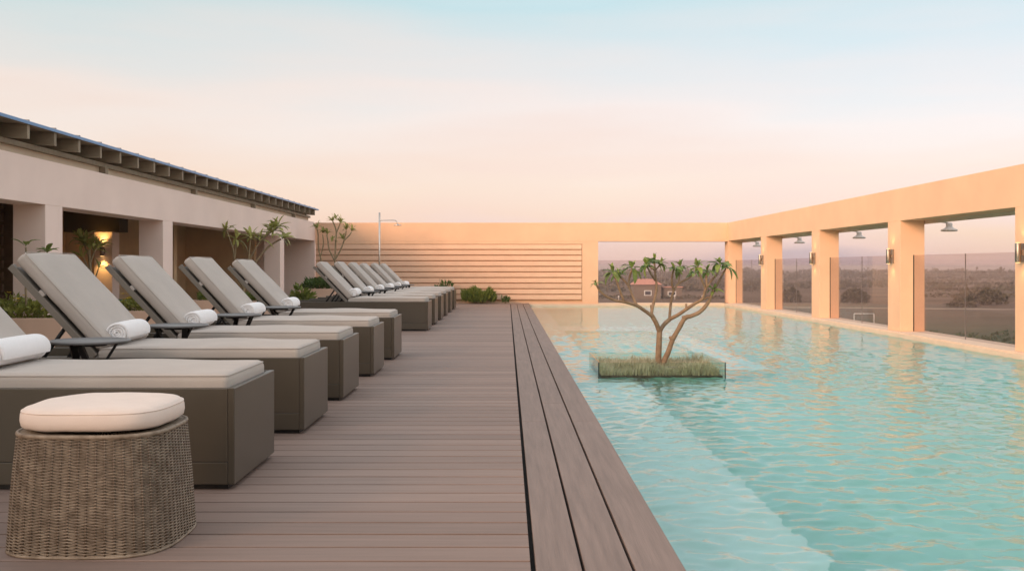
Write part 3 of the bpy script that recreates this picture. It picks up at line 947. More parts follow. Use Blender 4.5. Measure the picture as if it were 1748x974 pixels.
# cushion: outline profile with a puffed top
cv, cf = [], []
prof = [(0.0, 0.012), (0.80, 0.006), (0.94, 0.008), (0.985, 0.018), (1.0, 0.038), (0.995, 0.058), (0.972, 0.073), (0.93, 0.081), (0.80, 0.088), (0.6, 0.092), (0.3, 0.094), (0.0, 0.095)]
NC = 96
for (s_, z) in prof:
    for q in range(NC):
        p, nrm = outline(q / NC)
        w_ = 0.003 * mnoise.noise(Vector((p.x * 3 * s_, p.y * 3 * s_, z * 6)))
        cv.append(p * 0.259 * s_ + Vector((0, 0, ZT + 0.008 + z + w_)))
for i in range(len(prof) - 1):
    for q in range(NC):
        cf.append((i * NC + q, i * NC + (q + 1) % NC, (i + 1) * NC + (q + 1) % NC, (i + 1) * NC + q))
cu = MB().add(cv, cf, True).build('cushion', CUSHS, st)
MB().tube([outline(q / NC)[0] * 0.2535 + Vector((0, 0, ZT + 0.008 + 0.069)) for q in range(NC)], 0.003, 6, closed=True).build('seam_piping', CUSHS, cu)

# ================================================================== PLANTS
def leaf_mesh(name, mat, width=0.17, droop=0.35):
    """one long leaf, length 1 along +X, folded on its midrib and bending down"""
    vv, ff = [], []
    st_ = [(0, 0.015), (0.12, 0.03), (0.3, width * 0.40), (0.55, width * 0.5), (0.78, width * 0.42), (0.93, width * 0.18), (1.0, 0.004)]
    for (x, w_) in st_:
        z = 0.10 * math.sin(x * 2.2) - droop * x * x
        xx = x * (1 - 0.18 * droop * x)
        vv += [(xx, -w_, z + w_ * 0.35), (xx, 0, z), (xx, w_, z + w_ * 0.35)]
    for i in range(len(st_) - 1):
        a = i * 3
        ff += [(a, a + 3, a + 4, a + 1), (a + 1, a + 4, a + 5, a + 2)]
    me = MB().add(vv, ff, True).mesh(name)
    me.materials.append(mat)
    return me
LM = [leaf_mesh('leaf', LEAF, 0.40, d) for d in (0.15, 0.55, 0.95)]
LMY = [leaf_mesh('leaf', LEAFY, 0.24, d) for d in (0.05, 0.35, 0.7)]

def rosette(tree, base, pos, axis, n, size, meshes, spread=(35, 80)):
    axis = Vector(axis).normalized()
    t = axis.orthogonal().normalized(); b2 = axis.cross(t)
    ph = random.uniform(0, 6.28)
    for k in range(n):
        an = ph + 2 * math.pi * k / n + random.uniform(-0.35, 0.35)
        sp = R(random.uniform(*spread))
        d = axis * math.cos(sp) + (t * math.cos(an) + b2 * math.sin(an)) * math.sin(sp)
        L_ = size * random.uniform(0.7, 1.15)
        X = d.normalized()
        up = axis - X * axis.dot(X)
        up = (up.normalized() + Vector((0, 0, 0.5)))
        Zv = (up - X * up.dot(X)).normalized()
        Y = Zv.cross(X)
        M = Matrix((X, Y, Zv)).transposed().to_4x4()
        o = obj('leaf', random.choice(meshes), None, tree)
        o.matrix_local = Matrix.Translation(Vector(pos) - Vector(base) - axis * random.uniform(0, 0.02)) @ M @ Matrix.Diagonal((L_, L_, L_, 1))

def limb(mb, pts, r0, r1, knobby=0.06, k=5):
    P = spline(pts, k)
    m = len(P)
    rad = []
    for i, p in enumerate(P):
        t = i / (m - 1)
        rad.append((r0 + (r1 - r0) * t) * (1 + knobby * mnoise.noise(p * 14)))
    mb.tube(P, rad, 9)

# ---- frangipani in the pool
TD = 10.22
tb = at(1127, 628, TD); tb.z = 0.0
tree = thing('frangipani_tree', 'bare-branched frangipani tree with drooping leaf tufts in the pool planter', 'tree', tb)
def tp_(x, y, d=0.0):
    return at(x, y, TD + d)
tr = MB(tb)
px = 0.0073
limb(tr, [tp_(1126, 634), tp_(1124, 612), tp_(1125, 588), tp_(1126, 562)], 4.6 * px, 3.9 * px)
limb(tr, [tp_(1126, 566), tp_(1120, 551, -0.05), tp_(1112, 537, -0.08)], 3.6 * px, 3.1 * px)
limb(tr, [tp_(1113, 539, -0.08), tp_(1099, 529, -0.14), tp_(1086, 521, -0.2), tp_(1066, 515, -0.27), tp_(1052, 513, -0.3), tp_(1036, 506, -0.34), tp_(1024, 496, -0.37), tp_(1017, 483, -0.4)], 2.7 * px, 1.3 * px)
limb(tr, [tp_(1066, 515, -0.27), tp_(1060, 500, -0.30), tp_(1054, 483, -0.33), tp_(1047, 466, -0.36)], 1.9 * px, 1.35 * px)
limb(tr, [tp_(1087, 521, -0.2), tp_(1080, 505, -0.16), tp_(1073, 488, -0.1), tp_(1063, 476, -0.04), tp_(1056, 470, 0.0)], 2.0 * px, 1.2 * px)
limb(tr, [tp_(1073, 488, -0.1), tp_(1075, 473, -0.1), tp_(1079, 459, -0.12)], 1.6 * px, 1.2 * px)
limb(tr, [tp_(1112, 537, -0.08), tp_(1114, 524, -0.05), tp_(1118, 508, 0.0), tp_(1121, 490, 0.06), tp_(1119, 472, 0.1), tp_(1118, 458, 0.13), tp_(1117, 446, 0.16)], 2.4 * px, 1.3 * px)
limb(tr, [tp_(1113, 530, -0.06), tp_(1111, 520, -0.06)], 1.8 * px, 1.5 * px)
limb(tr, [tp_(1118, 478, 0.08), tp_(1111, 467, 0.02), tp_(1105, 455, -0.04)], 1.5 * px, 1.2 * px)
limb(tr, [tp_(1118, 461, 0.12), tp_(1110, 456, 0.2), tp_(1106, 450, 0.25)], 1.2 * px, 1.0 * px)
limb(tr, [tp_(1118, 461, 0.12), tp_(1124, 455, 0.1), tp_(1128, 449, 0.05)], 1.2 * px, 1.0 * px)
limb(tr, [tp_(1127, 563), tp_(1134, 553, 0.08), tp_(1143, 545, 0.14)], 3.2 * px, 2.9 * px)
limb(tr, [tp_(1143, 546, 0.14), tp_(1144, 530, 0.2), tp_(1146, 513, 0.26), tp_(1150, 496, 0.3), tp_(1158, 484, 0.34), tp_(1173, 476, 0.4), tp_(1187, 466, 0.45)], 2.2 * px, 1.2 * px)
limb(tr, [tp_(1150, 496, 0.3), tp_(1147, 482, 0.26), tp_(1148, 468, 0.22), tp_(1151, 459, 0.2)], 1.6 * px, 1.3 * px)
limb(tr, [tp_(1159, 484, 0.34), tp_(1160, 470, 0.38), tp_(1161, 456, 0.4)], 1.6 * px, 1.2 * px)
limb(tr, [tp_(1142, 545, 0.14), tp_(1156, 538, 0.1), tp_(1171, 528, 0.05), tp_(1186, 518, 0.0), tp_(1199, 510, -0.05), tp_(1204, 495, -0.08), tp_(1209, 486, -0.1)], 2.8 * px, 1.7 * px)
limb(tr, [tp_(1172, 527, 0.05), tp_(1171, 518, 0.05)], 1.7 * px, 1.5 * px)
limb(tr, [tp_(1205, 493, -0.08), tp_(1199, 480, -0.12), tp_(1194, 465, -0.16), tp_(1191, 455, -0.2)], 1.6 * px, 1.2 * px)
limb(tr, [tp_(1207, 489, -0.1), tp_(1206, 477, -0.1), tp_(1207, 464, -0.08)], 1.5 * px, 1.2 * px)
limb(tr, [tp_(1208, 488, -0.1), tp_(1216, 477, -0.05), tp_(1225, 466, 0.0), tp_(1229, 452, 0.03)], 1.6 * px, 1.2 * px)
limb(tr, [tp_(1127, 633), tp_(1134, 615), tp_(1141, 600), tp_(1148, 580), tp_(1158, 562), tp_(1169, 543), tp_(1180, 539), tp_(1195, 532), tp_(1207, 519), tp_(1214, 505), tp_(1218, 494)], 4.2 * px, 2.2 * px, 0.12)
limb(tr, [tp_(1217, 499), tp_(1222, 490, 0.05), tp_(1231, 473, 0.1), tp_(1239, 458, 0.14)], 2.0 * px, 1.2 * px)
limb(tr, [tp_(1215, 505), tp_(1205, 509, 0.12), tp_(1195, 512, 0.2)], 1.6 * px, 1.3 * px)
for (kx, ky, kr) in ((1147, 577, 5), (1169, 542, 4.6), (1112, 537, 3.6), (1127, 562, 4.4)):
    c_ = tp_(kx, ky)
    tr.tube([c_ + Vector((-0.012, 0, -0.022)), c_ + Vector((-0.004, 0, -0.008)), c_ + Vector((0.003, 0, 0.006)), c_ + Vector((0.011, 0, 0.02))], [0.3 * kr * px, kr * px * 0.93, kr * px * 0.93, 0.3 * kr * px], 9)
tr.build('trunk', BARK, tree)
TIPS = [(1017, 483, -0.4, 5, .085, (-0.5, 0, 1)), (1046, 464, -0.36, 8, .15, (-0.2, 0, 1)), (1056, 469, 0.0, 7, .13, (-0.1, 0.2, 1)),
        (1079, 457, -0.12, 8, .15, (0.2, 0, 1)), (1104, 453, -0.04, 9, .15, (-0.4, 0, 1)), (1106, 449, 0.25, 7, .12, (-0.2, 0.2, 1)), (1117, 444, 0.16, 9, .15, (0.1, 0, 1)),
        (1128, 448, 0.05, 7, .13, (0.4, 0, 1)), (1151, 458, 0.2, 7, .13, (-0.3, 0, 1)), (1161, 455, 0.4, 9, .14, (0.1, 0, 1)), (1187, 465, 0.45, 7, .13, (0.3, 0, 1)),
        (1191, 454, -0.2, 8, .14, (-0.4, 0, 1)), (1207, 463, -0.08, 8, .15, (0.0, -0.2, 1)), (1229, 450, 0.03, 9, .16, (-0.2, 0, 1)), (1240, 456, 0.14, 9, .16, (0.4, 0, 1)),
        (1218, 494, 0.0, 8, .12, (0.3, -0.4, 0.8))]
for (x, y, d, n_, sz, ax) in TIPS:
    rosette(tree, tb, tp_(x, y, d), ax, n_ + 1, sz * 0.88, LM, (45, 105))
    rosette(tree, tb, tp_(x, y - 1, d), ax, 3, sz * 0.6, LM[:1], (8, 35))

# ---- glass planter with grass
X0, X1, Y0, Y1 = 0.888, 2.117, 9.675, 10.80
gp = thing('glass_planter', 'square glass-sided planter of pale grass standing in the pool', 'planter', ((X0 + X1) / 2, (Y0 + Y1) / 2, -0.27))
off = ((X0 + X1) / 2, (Y0 + Y1) / 2, -0.27)
MB(off).box(X0, X1, Y0, Y0 + 0.012, -0.17, 0.072).build('glass_side', GLASSP, gp)
MB(off).box(X0, X1, Y1 - 0.012, Y1, -0.17, 0.072).build('glass_side', GLASSP, gp)
MB(off).box(X0, X0 + 0.012, Y0 + 0.013, Y1 - 0.013, -0.17, 0.072).build('glass_side', GLASSP, gp)
MB(off).box(X1 - 0.012, X1, Y0 + 0.013, Y1 - 0.013, -0.17, 0.072).build('glass_side', GLASSP, gp)
for (ex, ey) in ((X0, Y0), (X1, Y0)):
    MB(off).box(ex - 0.006, ex + 0.006, ey - 0.004, ey - 0.0005, -0.17, 0.074).build('corner_seal', EDGE, gp)
MB(off).box(X0 + 0.02, X1 - 0.02, Y0 + 0.02, Y1 - 0.02, -0.10, -0.06).build('soil', SOIL, gp)
MB(off).box(X0 + 0.02, X1 - 0.02, Y0 + 0.02, Y1 - 0.02, -0.168, -0.101).build('tray', POOLDEEP, gp)
MB(off).box(1.40, 1.9, 10.15, 10.745, -1.015, -0.1695).build('pedestal', POOLDEEP, gp)
gm = MB(off)
for i in range(9000):
    x = random.uniform(X0 + 0.03, X1 - 0.03); yv = random.uniform(Y0 + 0.03, Y1 - 0.03)
    if (x - tb.x) ** 2 + (yv - tb.y) ** 2 < 0.003: continue
    dens = mnoise.noise(Vector((x * 4, yv * 4, 0)))
    h = random.uniform(0.03, 0.115) * (1 + 0.7 * dens)
    an = random.uniform(0, 6.28); le = random.uniform(0.2, 1.2) * h
    dx, dy = math.cos(an), math.sin(an)
    w_ = random.uniform(0.002, 0.0042)
    ex = min(max(x + dx * le, X0 + 0.016), X1 - 0.016); ey = min(max(yv + dy * le, Y0 + 0.016), Y1 - 0.016)
    gm.add([(x - dy * w_, yv + dx * w_, -0.06), (x + dy * w_, yv - dx * w_, -0.06),
            (x + (ex - x) * 0.4 + dy * w_ * 0.8, yv + (ey - yv) * 0.4 - dx * w_ * 0.8, -0.06 + h * 0.65), (x + (ex - x) * 0.4 - dy * w_ * 0.8, yv + (ey - yv) * 0.4 + dx * w_ * 0.8, -0.06 + h * 0.65), (ex, ey, -0.06 + h)],
           [(0, 1, 2, 3), (3, 2, 4)])
o = gm.build('planter_grass', GRASSM, None, off); tag(o, 'pale green grass filling the glass planter around the tree', 'grass', kind='stuff')
rk = MB().rbox(0, 0, 0, 0.12, 0.05, 0.03, 0.028, fn=lambda p: [p[0] * (1 + 0.2 * mnoise.noise(Vector(p) * 9)), p[1], p[2]])
o = rk.build('edging_stone', surf('grey_stone', (0.12, 0.11, 0.10), rough=0.8), None, (tb.x + 0.12, tb.y - 0.2, -0.035))
tag(o, 'flat grey stone at the foot of the frangipani tree', 'stone')

# ---- masonry planters and their plants
def planter(loc, x0, x1, y0, y1, h, label):
    p = thing('masonry_planter', label, 'planter', ((x0 + x1) / 2, (y0 + y1) / 2, -0.011), group='masonry planters along the pavilion')
    o_ = ((x0 + x1) / 2, (y0 + y1) / 2, -0.011)
    t = 0.07
    MB(o_).box(x0, x1, y0, y0 + t, -0.011, h, 0.004).build('wall', PLANTERM, p)
    MB(o_).box(x0, x1, y1 - t, y1, -0.011, h, 0.004).build('wall', PLANTERM, p)
    MB(o_).box(x0, x0 + t, y0 + t + 0.0005, y1 - t - 0.0005, -0.011, h - 0.0005, 0.004).build('wall', PLANTERM, p)
    MB(o_).box(x1 - t, x1, y0 + t + 0.0005, y1 - t - 0.0005, -0.011, h - 0.0005, 0.004).build('wall', PLANTERM, p)
    MB(o_).box(x0 + t, x1 - t, y0 + t, y1 - t, 0.0, h - 0.05).build('soil', SOIL, p)
    return p
planter(None, -6.3, -4.75, 10.6, 11.3, 0.45, 'peach masonry planter behind the second lounger at the left edge')
planter(None, -5.25, -4.55, 13.0, 14.2, 0.42, 'peach masonry planter with yellow flowers before the green stool')
planter(None, -5.24, -4.60, 16.3, 17.4, 0.45, 'peach masonry planter behind the backrest of the fourth lounger')
planter(None, -5.24, -4.50, 18.2, 19.6, 0.365, 'low peach masonry planter holding the frangipani behind the fifth lounger')
planter(None, -5.2, -4.30, 24.8, 26.9, 0.45, 'peach masonry planter behind the sixth lounger by the end wall')

def shrub(c, rx, ry, h, n, size, mat, label, name='shrub', flowers=0, upright=0.5, group=None, slim=1.0):
    t = thing(name, label, 'shrub', c, group=group)
    stem = MB(); lf = MB(); fl = MB()
    for i in range(9):
        a = random.uniform(0, 6.28); q = math.sqrt(random.random())
        stem.tube([(0.15 * rx * math.cos(a), 0.15 * ry * math.sin(a), -0.05), (0.5 * q * rx * math.cos(a), 0.5 * q * ry * math.sin(a), h * 0.4), (q * rx * math.cos(a) * 0.85, q * ry * math.sin(a) * 0.85, h * 0.8)], [0.006, 0.005, 0.003], 5)
    for i in range(n):
        a = random.uniform(0, 6.28); q = random.random() ** 0.45
        x, y = q * rx * math.cos(a), q * ry * math.sin(a)
        lob = 0.75 + 0.5 * mnoise.noise(Vector((x * 5 + c[0] * 3, y * 5 + c[1], 1.7)))
        z = h * lob * random.random() ** 0.55 * (1 - 0.35 * q * q)
        d = Vector((math.cos(a) * 0.8 + random.uniform(-1, 1), math.sin(a) * 0.8 + random.uniform(-1, 1), random.uniform(-0.2, 1.0) + upright)).normalized()
        s_ = d.cross(Vector((random.uniform(-1, 1), random.uniform(-1, 1), random.uniform(-1, 1)))).normalized()
        u = s_.cross(d)
        L_ = size * random.uniform(0.6, 1.3); w_ = L_ * random.uniform(0.18, 0.3) * slim
        p = Vector((x, y, z))
        lf.add([p, p + d * L_ * 0.5 + s_ * w_ + u * w_ * 0.3, p + d * L_ - u * L_ * 0.1, p + d * L_ * 0.5 - s_ * w_ + u * w_ * 0.3], [(0, 1, 2, 3)])
    for i in range(flowers):
        a = random.uniform(0, 6.28); q = random.random() ** 0.5
        p = Vector((q * rx * math.cos(a), q * ry * math.sin(a), h * random.uniform(0.5, 1.0)))
        for k in range(6):
            b2 = k * math.pi / 3 + a
            d = Vector((math.cos(b2), math.sin(b2), 0.35)); e = Vector((-math.sin(b2), math.cos(b2), 0))
            s2 = random.uniform(0.022, 0.036)
            fl.add([p, p + d * s2 * 0.7 + e * s2 * 0.4, p + d * s2 * 1.3, p + d * s2 * 0.7 - e * s2 * 0.4], [(0, 1, 2, 3)])
    stem.build('stem', BARKP, t); lf.build('foliage', mat, t)
    if flowers: fl.build('flowers', FLOWER, t)
    return t
shrub((-5.55, 10.95, 0.41), 0.75, 0.25, 0.30, 1300, 0.07, SHRUBY, 'green shrub with yellow flowers in the planter at the left edge', flowers=26)
shrub((-4.93, 13.55, 0.38), 0.30, 0.5, 0.26, 900, 0.065, SHRUBY, 'low green shrub dotted with yellow flowers near the green stool', flowers=34)
shrub((-4.92, 16.8, 0.41), 0.25, 0.45, 0.30, 700, 0.07, SHRUB, 'low green shrub in the planter behind the fourth lounger', flowers=3)
shrub((-4.86, 18.7, 0.33), 0.26, 0.4, 0.22, 600, 0.07, SHRUB, 'low olive shrub at the foot of the frangipani behind the fifth lounger', flowers=4)
shrub((-4.75, 25.6, 0.41), 0.42, 0.8, 0.30, 900, 0.14, SHRUBD, 'dark leafy shrub in the planter behind the sixth lounger')
shrub((-4.62, 22.4, -0.012), 0.22, 0.30, 0.60, 240, 0.16, SHRUB, 'loose yellowish shrub beside the third pavilion column')
shrub((-0.78, 27.02, 0.0), 0.44, 0.25, 0.40, 1500, 0.17, SHRUB, 'dense green bush at the foot of the slatted wall', upright=2.2, slim=0.5)
shrub((-0.05, 27.1, 0.0), 0.10, 0.12, 0.26, 60, 0.10, SHRUBD, 'tiny sprig at the end of the deck beside the dense bush', upright=1.2)
shrub((-1.72, 27.05, 0.0), 0.22, 0.15, 0.85, 130, 0.14, SHRUBD, 'sparse leggy plant just behind the farthest lounger', upright=1.0)

def frangipani(name, label, D, base, limbs, tips, mat, meshes, size, d0=0.0, spread=(20, 75)):
    bp = at(base[0], base[1], D)
    t = thing(name, label, 'tree', bp)
    mb = MB(bp)
    s_ = D / F
    for (r0, r1, pts) in limbs:
        limb(mb, [at(p[0], p[1], D + (p[2] if len(p) > 2 else 0)) for p in pts], r0 * s_, r1 * s_)
    mb.build('trunk', mat, t)
    for tpz in tips:
        x, y, n_, ax = tpz[:4]
        dd = tpz[4] if len(tpz) > 4 else 0
        rosette(t, bp, at(x, y, D + dd), ax, (n_ * 8 + 4) // 5 if n_ > 4 else n_, size * 1.05, meshes, spread)
    return t
frangipani('potted_frangipani', 'slim yellow-green frangipani before the amber sconce in the pavilion', 13.6, (168, 510),
    [(2.6, 2.2, [(168, 512), (160, 488), (155, 465), (153, 440), (152, 425)]), (1.8, 1.3, [(153, 440), (147, 425), (142, 412)]), (1.6, 1.2, [(154, 450), (160, 432), (166, 420)]),
     (1.5, 1.0, [(156, 470), (148, 452), (143, 440)]), (1.4, 1.0, [(158, 480), (165, 468), (168, 458)])],
    [(141, 410, 8, (-0.4, 0, 1)), (152, 422, 8, (0.1, 0, 1)), (166, 418, 8, (0.4, 0, 1)), (142, 439, 4, (-0.6, 0, 0.8)), (168, 457, 4, (0.4, 0, 0.8)), (160, 428, 5, (0.2, 0.4, 0.8)), (148, 418, 5, (-0.1, -0.4, 0.8))], BARKP, LMY, 0.21)
frangipani('potted_frangipani', 'wide-spreading frangipani before the third pavilion column', 18.6, (417, 508),
    [(2.4, 2.0, [(417, 512), (416, 495), (418, 475)]), (1.8, 1.3, [(417, 492), (404, 470), (401, 445), (398, 425), (391, 405), (387, 394)]), (1.4, 1.1, [(401, 440), (402, 425), (403, 410)]),
     (1.8, 1.3, [(418, 478), (424, 450), (426, 425), (428, 408)]), (2.0, 1.4, [(418, 476), (436, 448), (455, 424), (472, 412), (480, 408)]), (1.7, 1.2, [(425, 445), (442, 415), (460, 398), (474, 388)])],
    [(386, 392, 8, (-0.3, 0, 1)), (403, 408, 5, (0.3, 0, 0.8)), (428, 405, 6, (-0.2, 0, 1)), (444, 410, 5, (0, -0.3, 1)), (474, 386, 9, (0.1, 0, 1)), (470, 392, 7, (-0.3, -0.2, 0.8)), (482, 407, 8, (0.6, 0, 0.5)), (464, 396, 6, (-0.4, 0, 0.8))], BARKP, LMY, 0.27, spread=(20, 95))
frangipani('potted_frangipani', 'many-forked frangipani standing against the slatted wall', 25.4, (566, 505),
    [(2.0, 1.6, [(570, 505), (571, 470), (572, 440)]), (1.5, 1.1, [(572, 442), (573, 415), (574, 395), (570, 382), (568, 378)]), (1.2, 1.0, [(574, 398), (578, 388), (581, 380)]),
     (1.4, 1.0, [(572, 443), (582, 425), (588, 408), (591, 394)]), (1.2, 0.9, [(588, 410), (596, 402), (600, 396)]), (1.4, 1.0, [(571, 444), (562, 425), (560, 412), (558, 400)]),
     (1.4, 1.0, [(560, 505), (550, 450), (544, 425), (543, 400), (541, 390)]), (1.2, 0.9, [(547, 438), (552, 418), (551, 400)])],
    [(568, 378, 8, (-0.2, 0, 1)), (574, 374, 6, (0, 0, 1)), (581, 380, 8, (0.2, 0, 1)), (591, 392, 7, (0, 0, 1)), (600, 394, 8, (0.5, 0, 1)), (559, 399, 6, (-0.2, 0, 1)), (541, 389, 8, (-0.2, 0, 1)), (551, 397, 8, (0.2, 0, 1)), (586, 408, 5, (-0.4, 0, 1)), (566, 412, 4, (0.3, 0, 1))], BARKP, LMY, 0.20, spread=(15, 60))
frangipani('potted_frangipani', 'short broad-leaved seedling rising above the second lounger backrest', 10.9, (45, 520),
    [(2.0, 1.4, [(45, 525), (44, 480), (45, 440), (44, 422)])], [(44, 420, 4, (0, 0, 1))], BARKP, LM, 0.20, spread=(35, 65))
frangipani('potted_frangipani', 'small dark seedling peeping over the second lounger backrest', 11.05, (80, 520),
    [(1.6, 1.2, [(80, 525), (80, 470), (80, 430)])], [(80, 429, 6, (0, 0, 1))], BARKP, LM[:2], 0.14, spread=(40, 75))

# ================================================================== FAR LANDSCAPE
HEDGE = surf('far_hedge_leaf', (0.075, 0.06, 0.035), rough=0.9, scale=0.6, bump=0, col2=(0.13, 0.10, 0.06))
HEDGEG = surf('far_green_hedge_leaf', (0.035, 0.055, 0.025), rough=0.9, scale=0.6, bump=0, col2=(0.07, 0.09, 0.04))
def clump(mb, x, y, rx, ry, h, n, size):
    for i in range(n):
        a = random.uniform(0, 6.28); q = random.random() ** 0.5
        px_, py_ = x + q * rx * math.cos(a), y + q * ry * math.sin(a)
        z = GZ + h * random.random() ** 0.6 * (1 - 0.5 * q ** 2)
        d = Vector((random.uniform(-1, 1), random.uniform(-1, 1), random.uniform(-1, 1))).normalized()
        s_ = d.orthogonal().normalized() * size * random.uniform(0.5, 1.2)
        u = d.cross(s_)
        p = Vector((px_, py_, z))
        mb.add([p - s_ - u, p + s_ - u * 0.4, p + s_ * 0.6 + u, p - s_ * 0.7 + u * 0.7], [(0, 1, 2, 3)])
def far_plant(name, label, cat, x, y, rx, ry, h, n, size, mat, group=None):
    t = thing(name, label, cat, (x, y, GZ), group=group)
    mb = MB((x, y, GZ)); clump(mb, x, y, rx, ry, h, n, size); mb.build('crown', mat, t)
    tk = MB((x, y, GZ)); tk.tube([(x, y, GZ - 0.1), (x, y, GZ + h * 0.5)], [h * 0.05, h * 0.03], 6); tk.build('trunk', BARK, t)
    return t
def far_at(xp, yp):
    D = -(GZ - 1.0) * F / (yp - VPY)
    return (xp - VPX) * D / F, D
# bushes one can make out beyond the glass
x, y = far_at(1675, 520); far_plant('large_bush', 'big dark bush on the plain seen through the widest colonnade bay', 'bush', x, y, 8.5, 4, 5.6, 900, 0.45, HEDGE)
x, y = far_at(1640, 524); far_plant('small_bush', 'small dark bush left of the big bush on the plain', 'bush', x, y, 4.5, 3, 2.2, 300, 0.35, HEDGE)
x, y = far_at(1460, 518); far_plant('large_bush', 'blocky dark bush behind the white goal on the plain', 'bush', x, y, 4.6, 3.5, 5.2, 700, 0.4, HEDGE)
x, y = far_at(1350, 516); far_plant('large_bush', 'dark bush on the plain in the third colonnade bay', 'bush', x, y, 3.5, 3, 5.2, 500, 0.4, HEDGE)
# hedges on the sports field
def hedge(label, x0, x1, yp0, yp1, h, mat, n, size, group='hedge rows on the plain'):
    a = far_at(x0, yp0); b2 = far_at(x1, yp1)
    mx_, my_ = (a[0] + b2[0]) / 2, (a[1] + b2[1]) / 2
    mb = MB((mx_, my_, GZ))
    L_ = math.hypot(b2[0] - a[0], b2[1] - a[1])
    m = max(2, int(L_ / 5))
    for i in range(m + 1):
        t = i / m
        clump(mb, a[0] + (b2[0] - a[0]) * t, a[1] + (b2[1] - a[1]) * t, 3.6, 1.6, h * random.uniform(0.7, 1.2), n, size)
    o = mb.build('hedge_row', mat, None, (mx_, my_, GZ))
    tag(o, label, 'hedge', group)
hedge('green hedge close below the widest colonnade bay', 1590, 1790, 592, 590, 2.6, HEDGEG, 130, 0.3)
hedge('dark hedge row highest up in the widest colonnade bay', 1560, 1800, 486, 486, 2.4, HEDGE, 34, 0.6)
hedge('dark hedge row second from the horizon in the widest colonnade bay', 1560, 1800, 497, 498, 2.4, HEDGE, 40, 0.5)
hedge('dark hedge row just behind the big bush on the plain', 1560, 1800, 507, 508, 2.0, HEDGE, 46, 0.45)
hedge('low hedge row before the house on the plain', 1010, 1250, 509, 510, 1.6, HEDGE, 46, 0.45)
hedge('dark hedge row behind the house on the plain', 1000, 1300, 483, 484, 4.0, HEDGE, 36, 0.7)
hedge('low dark hedge row across the narrow colonnade bays', 1265, 1520, 492, 490, 3.0, HEDGE, 36, 0.55)
# far wood on the horizon
fw = MB()
for i in range(420):
    yy = random.uniform(1000, 1500)
    xx = random.uniform(-0.05, 0.62) * yy
    hh = random.choice((4, 5, 6, 7, 9)) * random.uniform(0.7, 1.15)
    clump(fw, xx, yy, random.uniform(6, 16), 5, hh * 1.25, 30, 1.7)
for i in range(260):
    yy = random.uniform(480, 1000)
    xx = random.uniform(0.05, 0.6) * yy
    clump(fw, xx, yy, random.uniform(4, 12), 4, random.uniform(1.5, 4.0), 26, 1.0)
tag(fw.build('distant_wood', HEDGE), 'dark far-off scrub and trees along the horizon', 'woodland', kind='stuff')

# house with a pink roof
HD = 372.0
def hp(xp): return (xp - VPX) * HD / F
hx0, hx1 = hp(1082), hp(1128)
hs = thing('far_house', 'low house with a pink tiled roof on the plain behind the tree', 'house', ((hx0 + hx1) / 2, HD, GZ))
off = ((hx0 + hx1) / 2, HD, GZ)
HW = surf('house_render', (0.20, 0.155, 0.125), rough=0.9, var=0.1, scale=0.5, bump=0)
HR = surf('pink_roof_tile', (0.60, 0.29, 0.22), rough=0.8, var=0.1, scale=1.5, bump=0)
HWF = surf('white_frame', (0.75, 0.74, 0.73), rough=0.6, bump=0)
HGL = surf('dark_pane', (0.05, 0.05, 0.07), rough=0.15, bump=0)
MB(off).box(hx0, hx1, HD, HD + 8, GZ, GZ + 5.3).build('wall', HW, hs)
zr = GZ + 5.3
MB(off).add([(hx0 - 0.6, HD - 0.6, zr), (hx1 + 0.6, HD - 0.6, zr), (hx1 + 0.6, HD + 8.6, zr), (hx0 - 0.6, HD + 8.6, zr), (hx0 + 2.2, HD + 4, zr + 2.1), (hx1 - 2.2, HD + 4, zr + 2.1)],
            [(0, 1, 5, 4), (1, 2, 5), (2, 3, 4, 5), (3, 0, 4), (0, 3, 2, 1)]).build('roof', HR, hs)
def far_window(par, o_, xc, zc, w_, h, yy):
    f = MB(o_).box(xc - w_ / 2, xc + w_ / 2, yy - 0.12, yy - 0.01, zc - h / 2, zc + h / 2).build('window', HWF, par)
    MB(o_).box(xc - w_ / 2 + 0.35, xc + w_ / 2 - 0.35, yy - 0.16, yy - 0.121, zc - h / 2 + 0.3, zc + h / 2 - 0.3).build('pane', HGL, f)
far_window(hs, off, hp(1106), GZ + 2.2, 2.8, 2.0, HD)
hx2, hx3 = hp(1134), hp(1166)
an = thing('far_annex', 'flat-roofed brown annex right of the pink-roofed house', 'house', ((hx2 + hx3) / 2, HD, GZ))
off = ((hx2 + hx3) / 2, HD, GZ)
MB(off).box(hx2, hx3, HD + 2, HD + 8, GZ, GZ + 4.2).build('wall', HW, an)
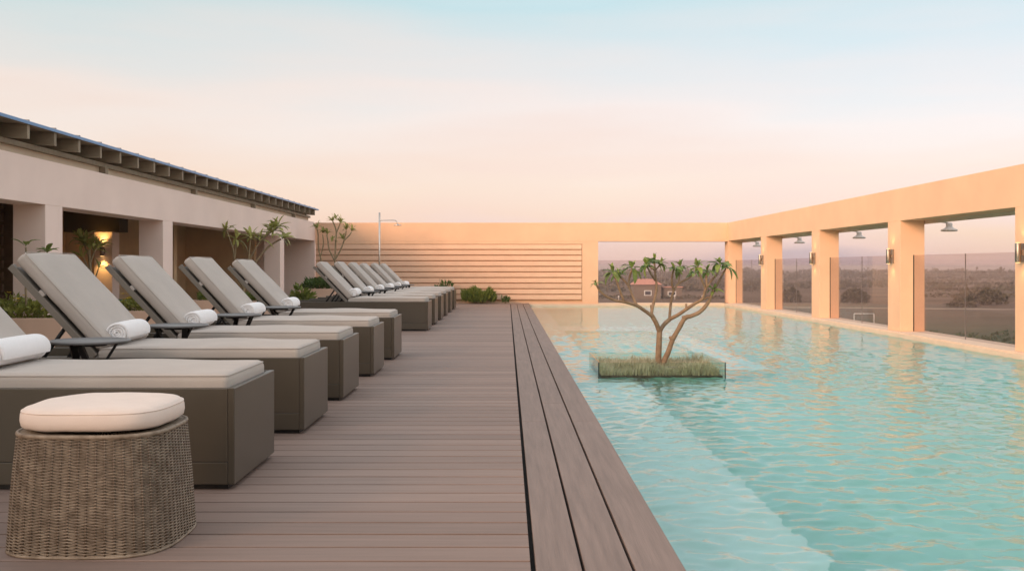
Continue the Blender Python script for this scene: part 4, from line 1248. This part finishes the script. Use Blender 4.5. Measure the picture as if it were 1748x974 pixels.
MB(off).box(hx2 - 0.3, hx3 + 0.3, HD + 1.7, HD + 8.3, GZ + 4.2, GZ + 4.5).build('roof', HR, an)
far_window(an, off, hp(1148.5), GZ + 1.9, 3.2, 1.8, HD + 2)
for i, (xp, yp, lb) in enumerate([(1091, 503, 'small white post left of the house window on the plain'), (1127, 508, 'small white post between the house and the annex'),
                                  (1152, 511, 'small white post before the brown annex'), (1056, 513, 'small white post far left of the pink-roofed house'), (1199, 512, 'small white post at the right of the annex')]):
    x, y = far_at(xp, yp)
    o = MB().add([], []) .lathe((0, 0, 0), [(0.16, 0), (0.16, 1.1), (0.30, 1.15), (0.30, 1.6), (0.1, 1.75)], 10).build('white_post', HWF, None, (x, y, GZ))
    tag(o, lb, 'post', 'white posts on the plain')
# small goal on the sports field
x, y = far_at(1475, 553)
gl = thing('football_goal', 'white football goal frame on the field beyond the glass', 'goal', (x, y, GZ))
w_ = 34 * y / F / 2; h = 18 * y / F
MB().tube([(-w_, 0, 0), (-w_, 0, h)], 0.075, 8).build('post', HWF, gl)
MB().tube([(w_, 0, 0), (w_, 0, h)], 0.075, 8).build('post', HWF, gl)
MB().tube([(-w_, 0, h), (w_, 0, h)], 0.075, 8).build('crossbar', HWF, gl)
net = MB()
for k in range(13):
    xx = -w_ + 2 * w_ * k / 12
    net.tube([(xx, 0, h), (xx, 1.2, 0.0)], 0.012, 4)
for k in range(7):
    zz = h * k / 6
    net.tube([(-w_, 1.2 * (1 - zz / h), zz), (w_, 1.2 * (1 - zz / h), zz)], 0.012, 4)
net.build('net', surf('goal_net', (0.10, 0.16, 0.13), rough=0.9, bump=0), gl)

# ---- the evening haze over the plain
HAZE, hnt, ho = new_mat('evening_haze')
hv = hnt.nodes.new('ShaderNodeVolumePrincipled')
hv.inputs['Color'].default_value = (0.92, 0.80, 0.78, 1)
hv.inputs['Density'].default_value = 0.00045
hnt.links.new(hv.outputs[0], ho.inputs['Volume'])
tag(MB().box(-6100, 6100, -3100, 6100, GZ - 1.0, 4.0).build('haze', HAZE), kind='stuff')
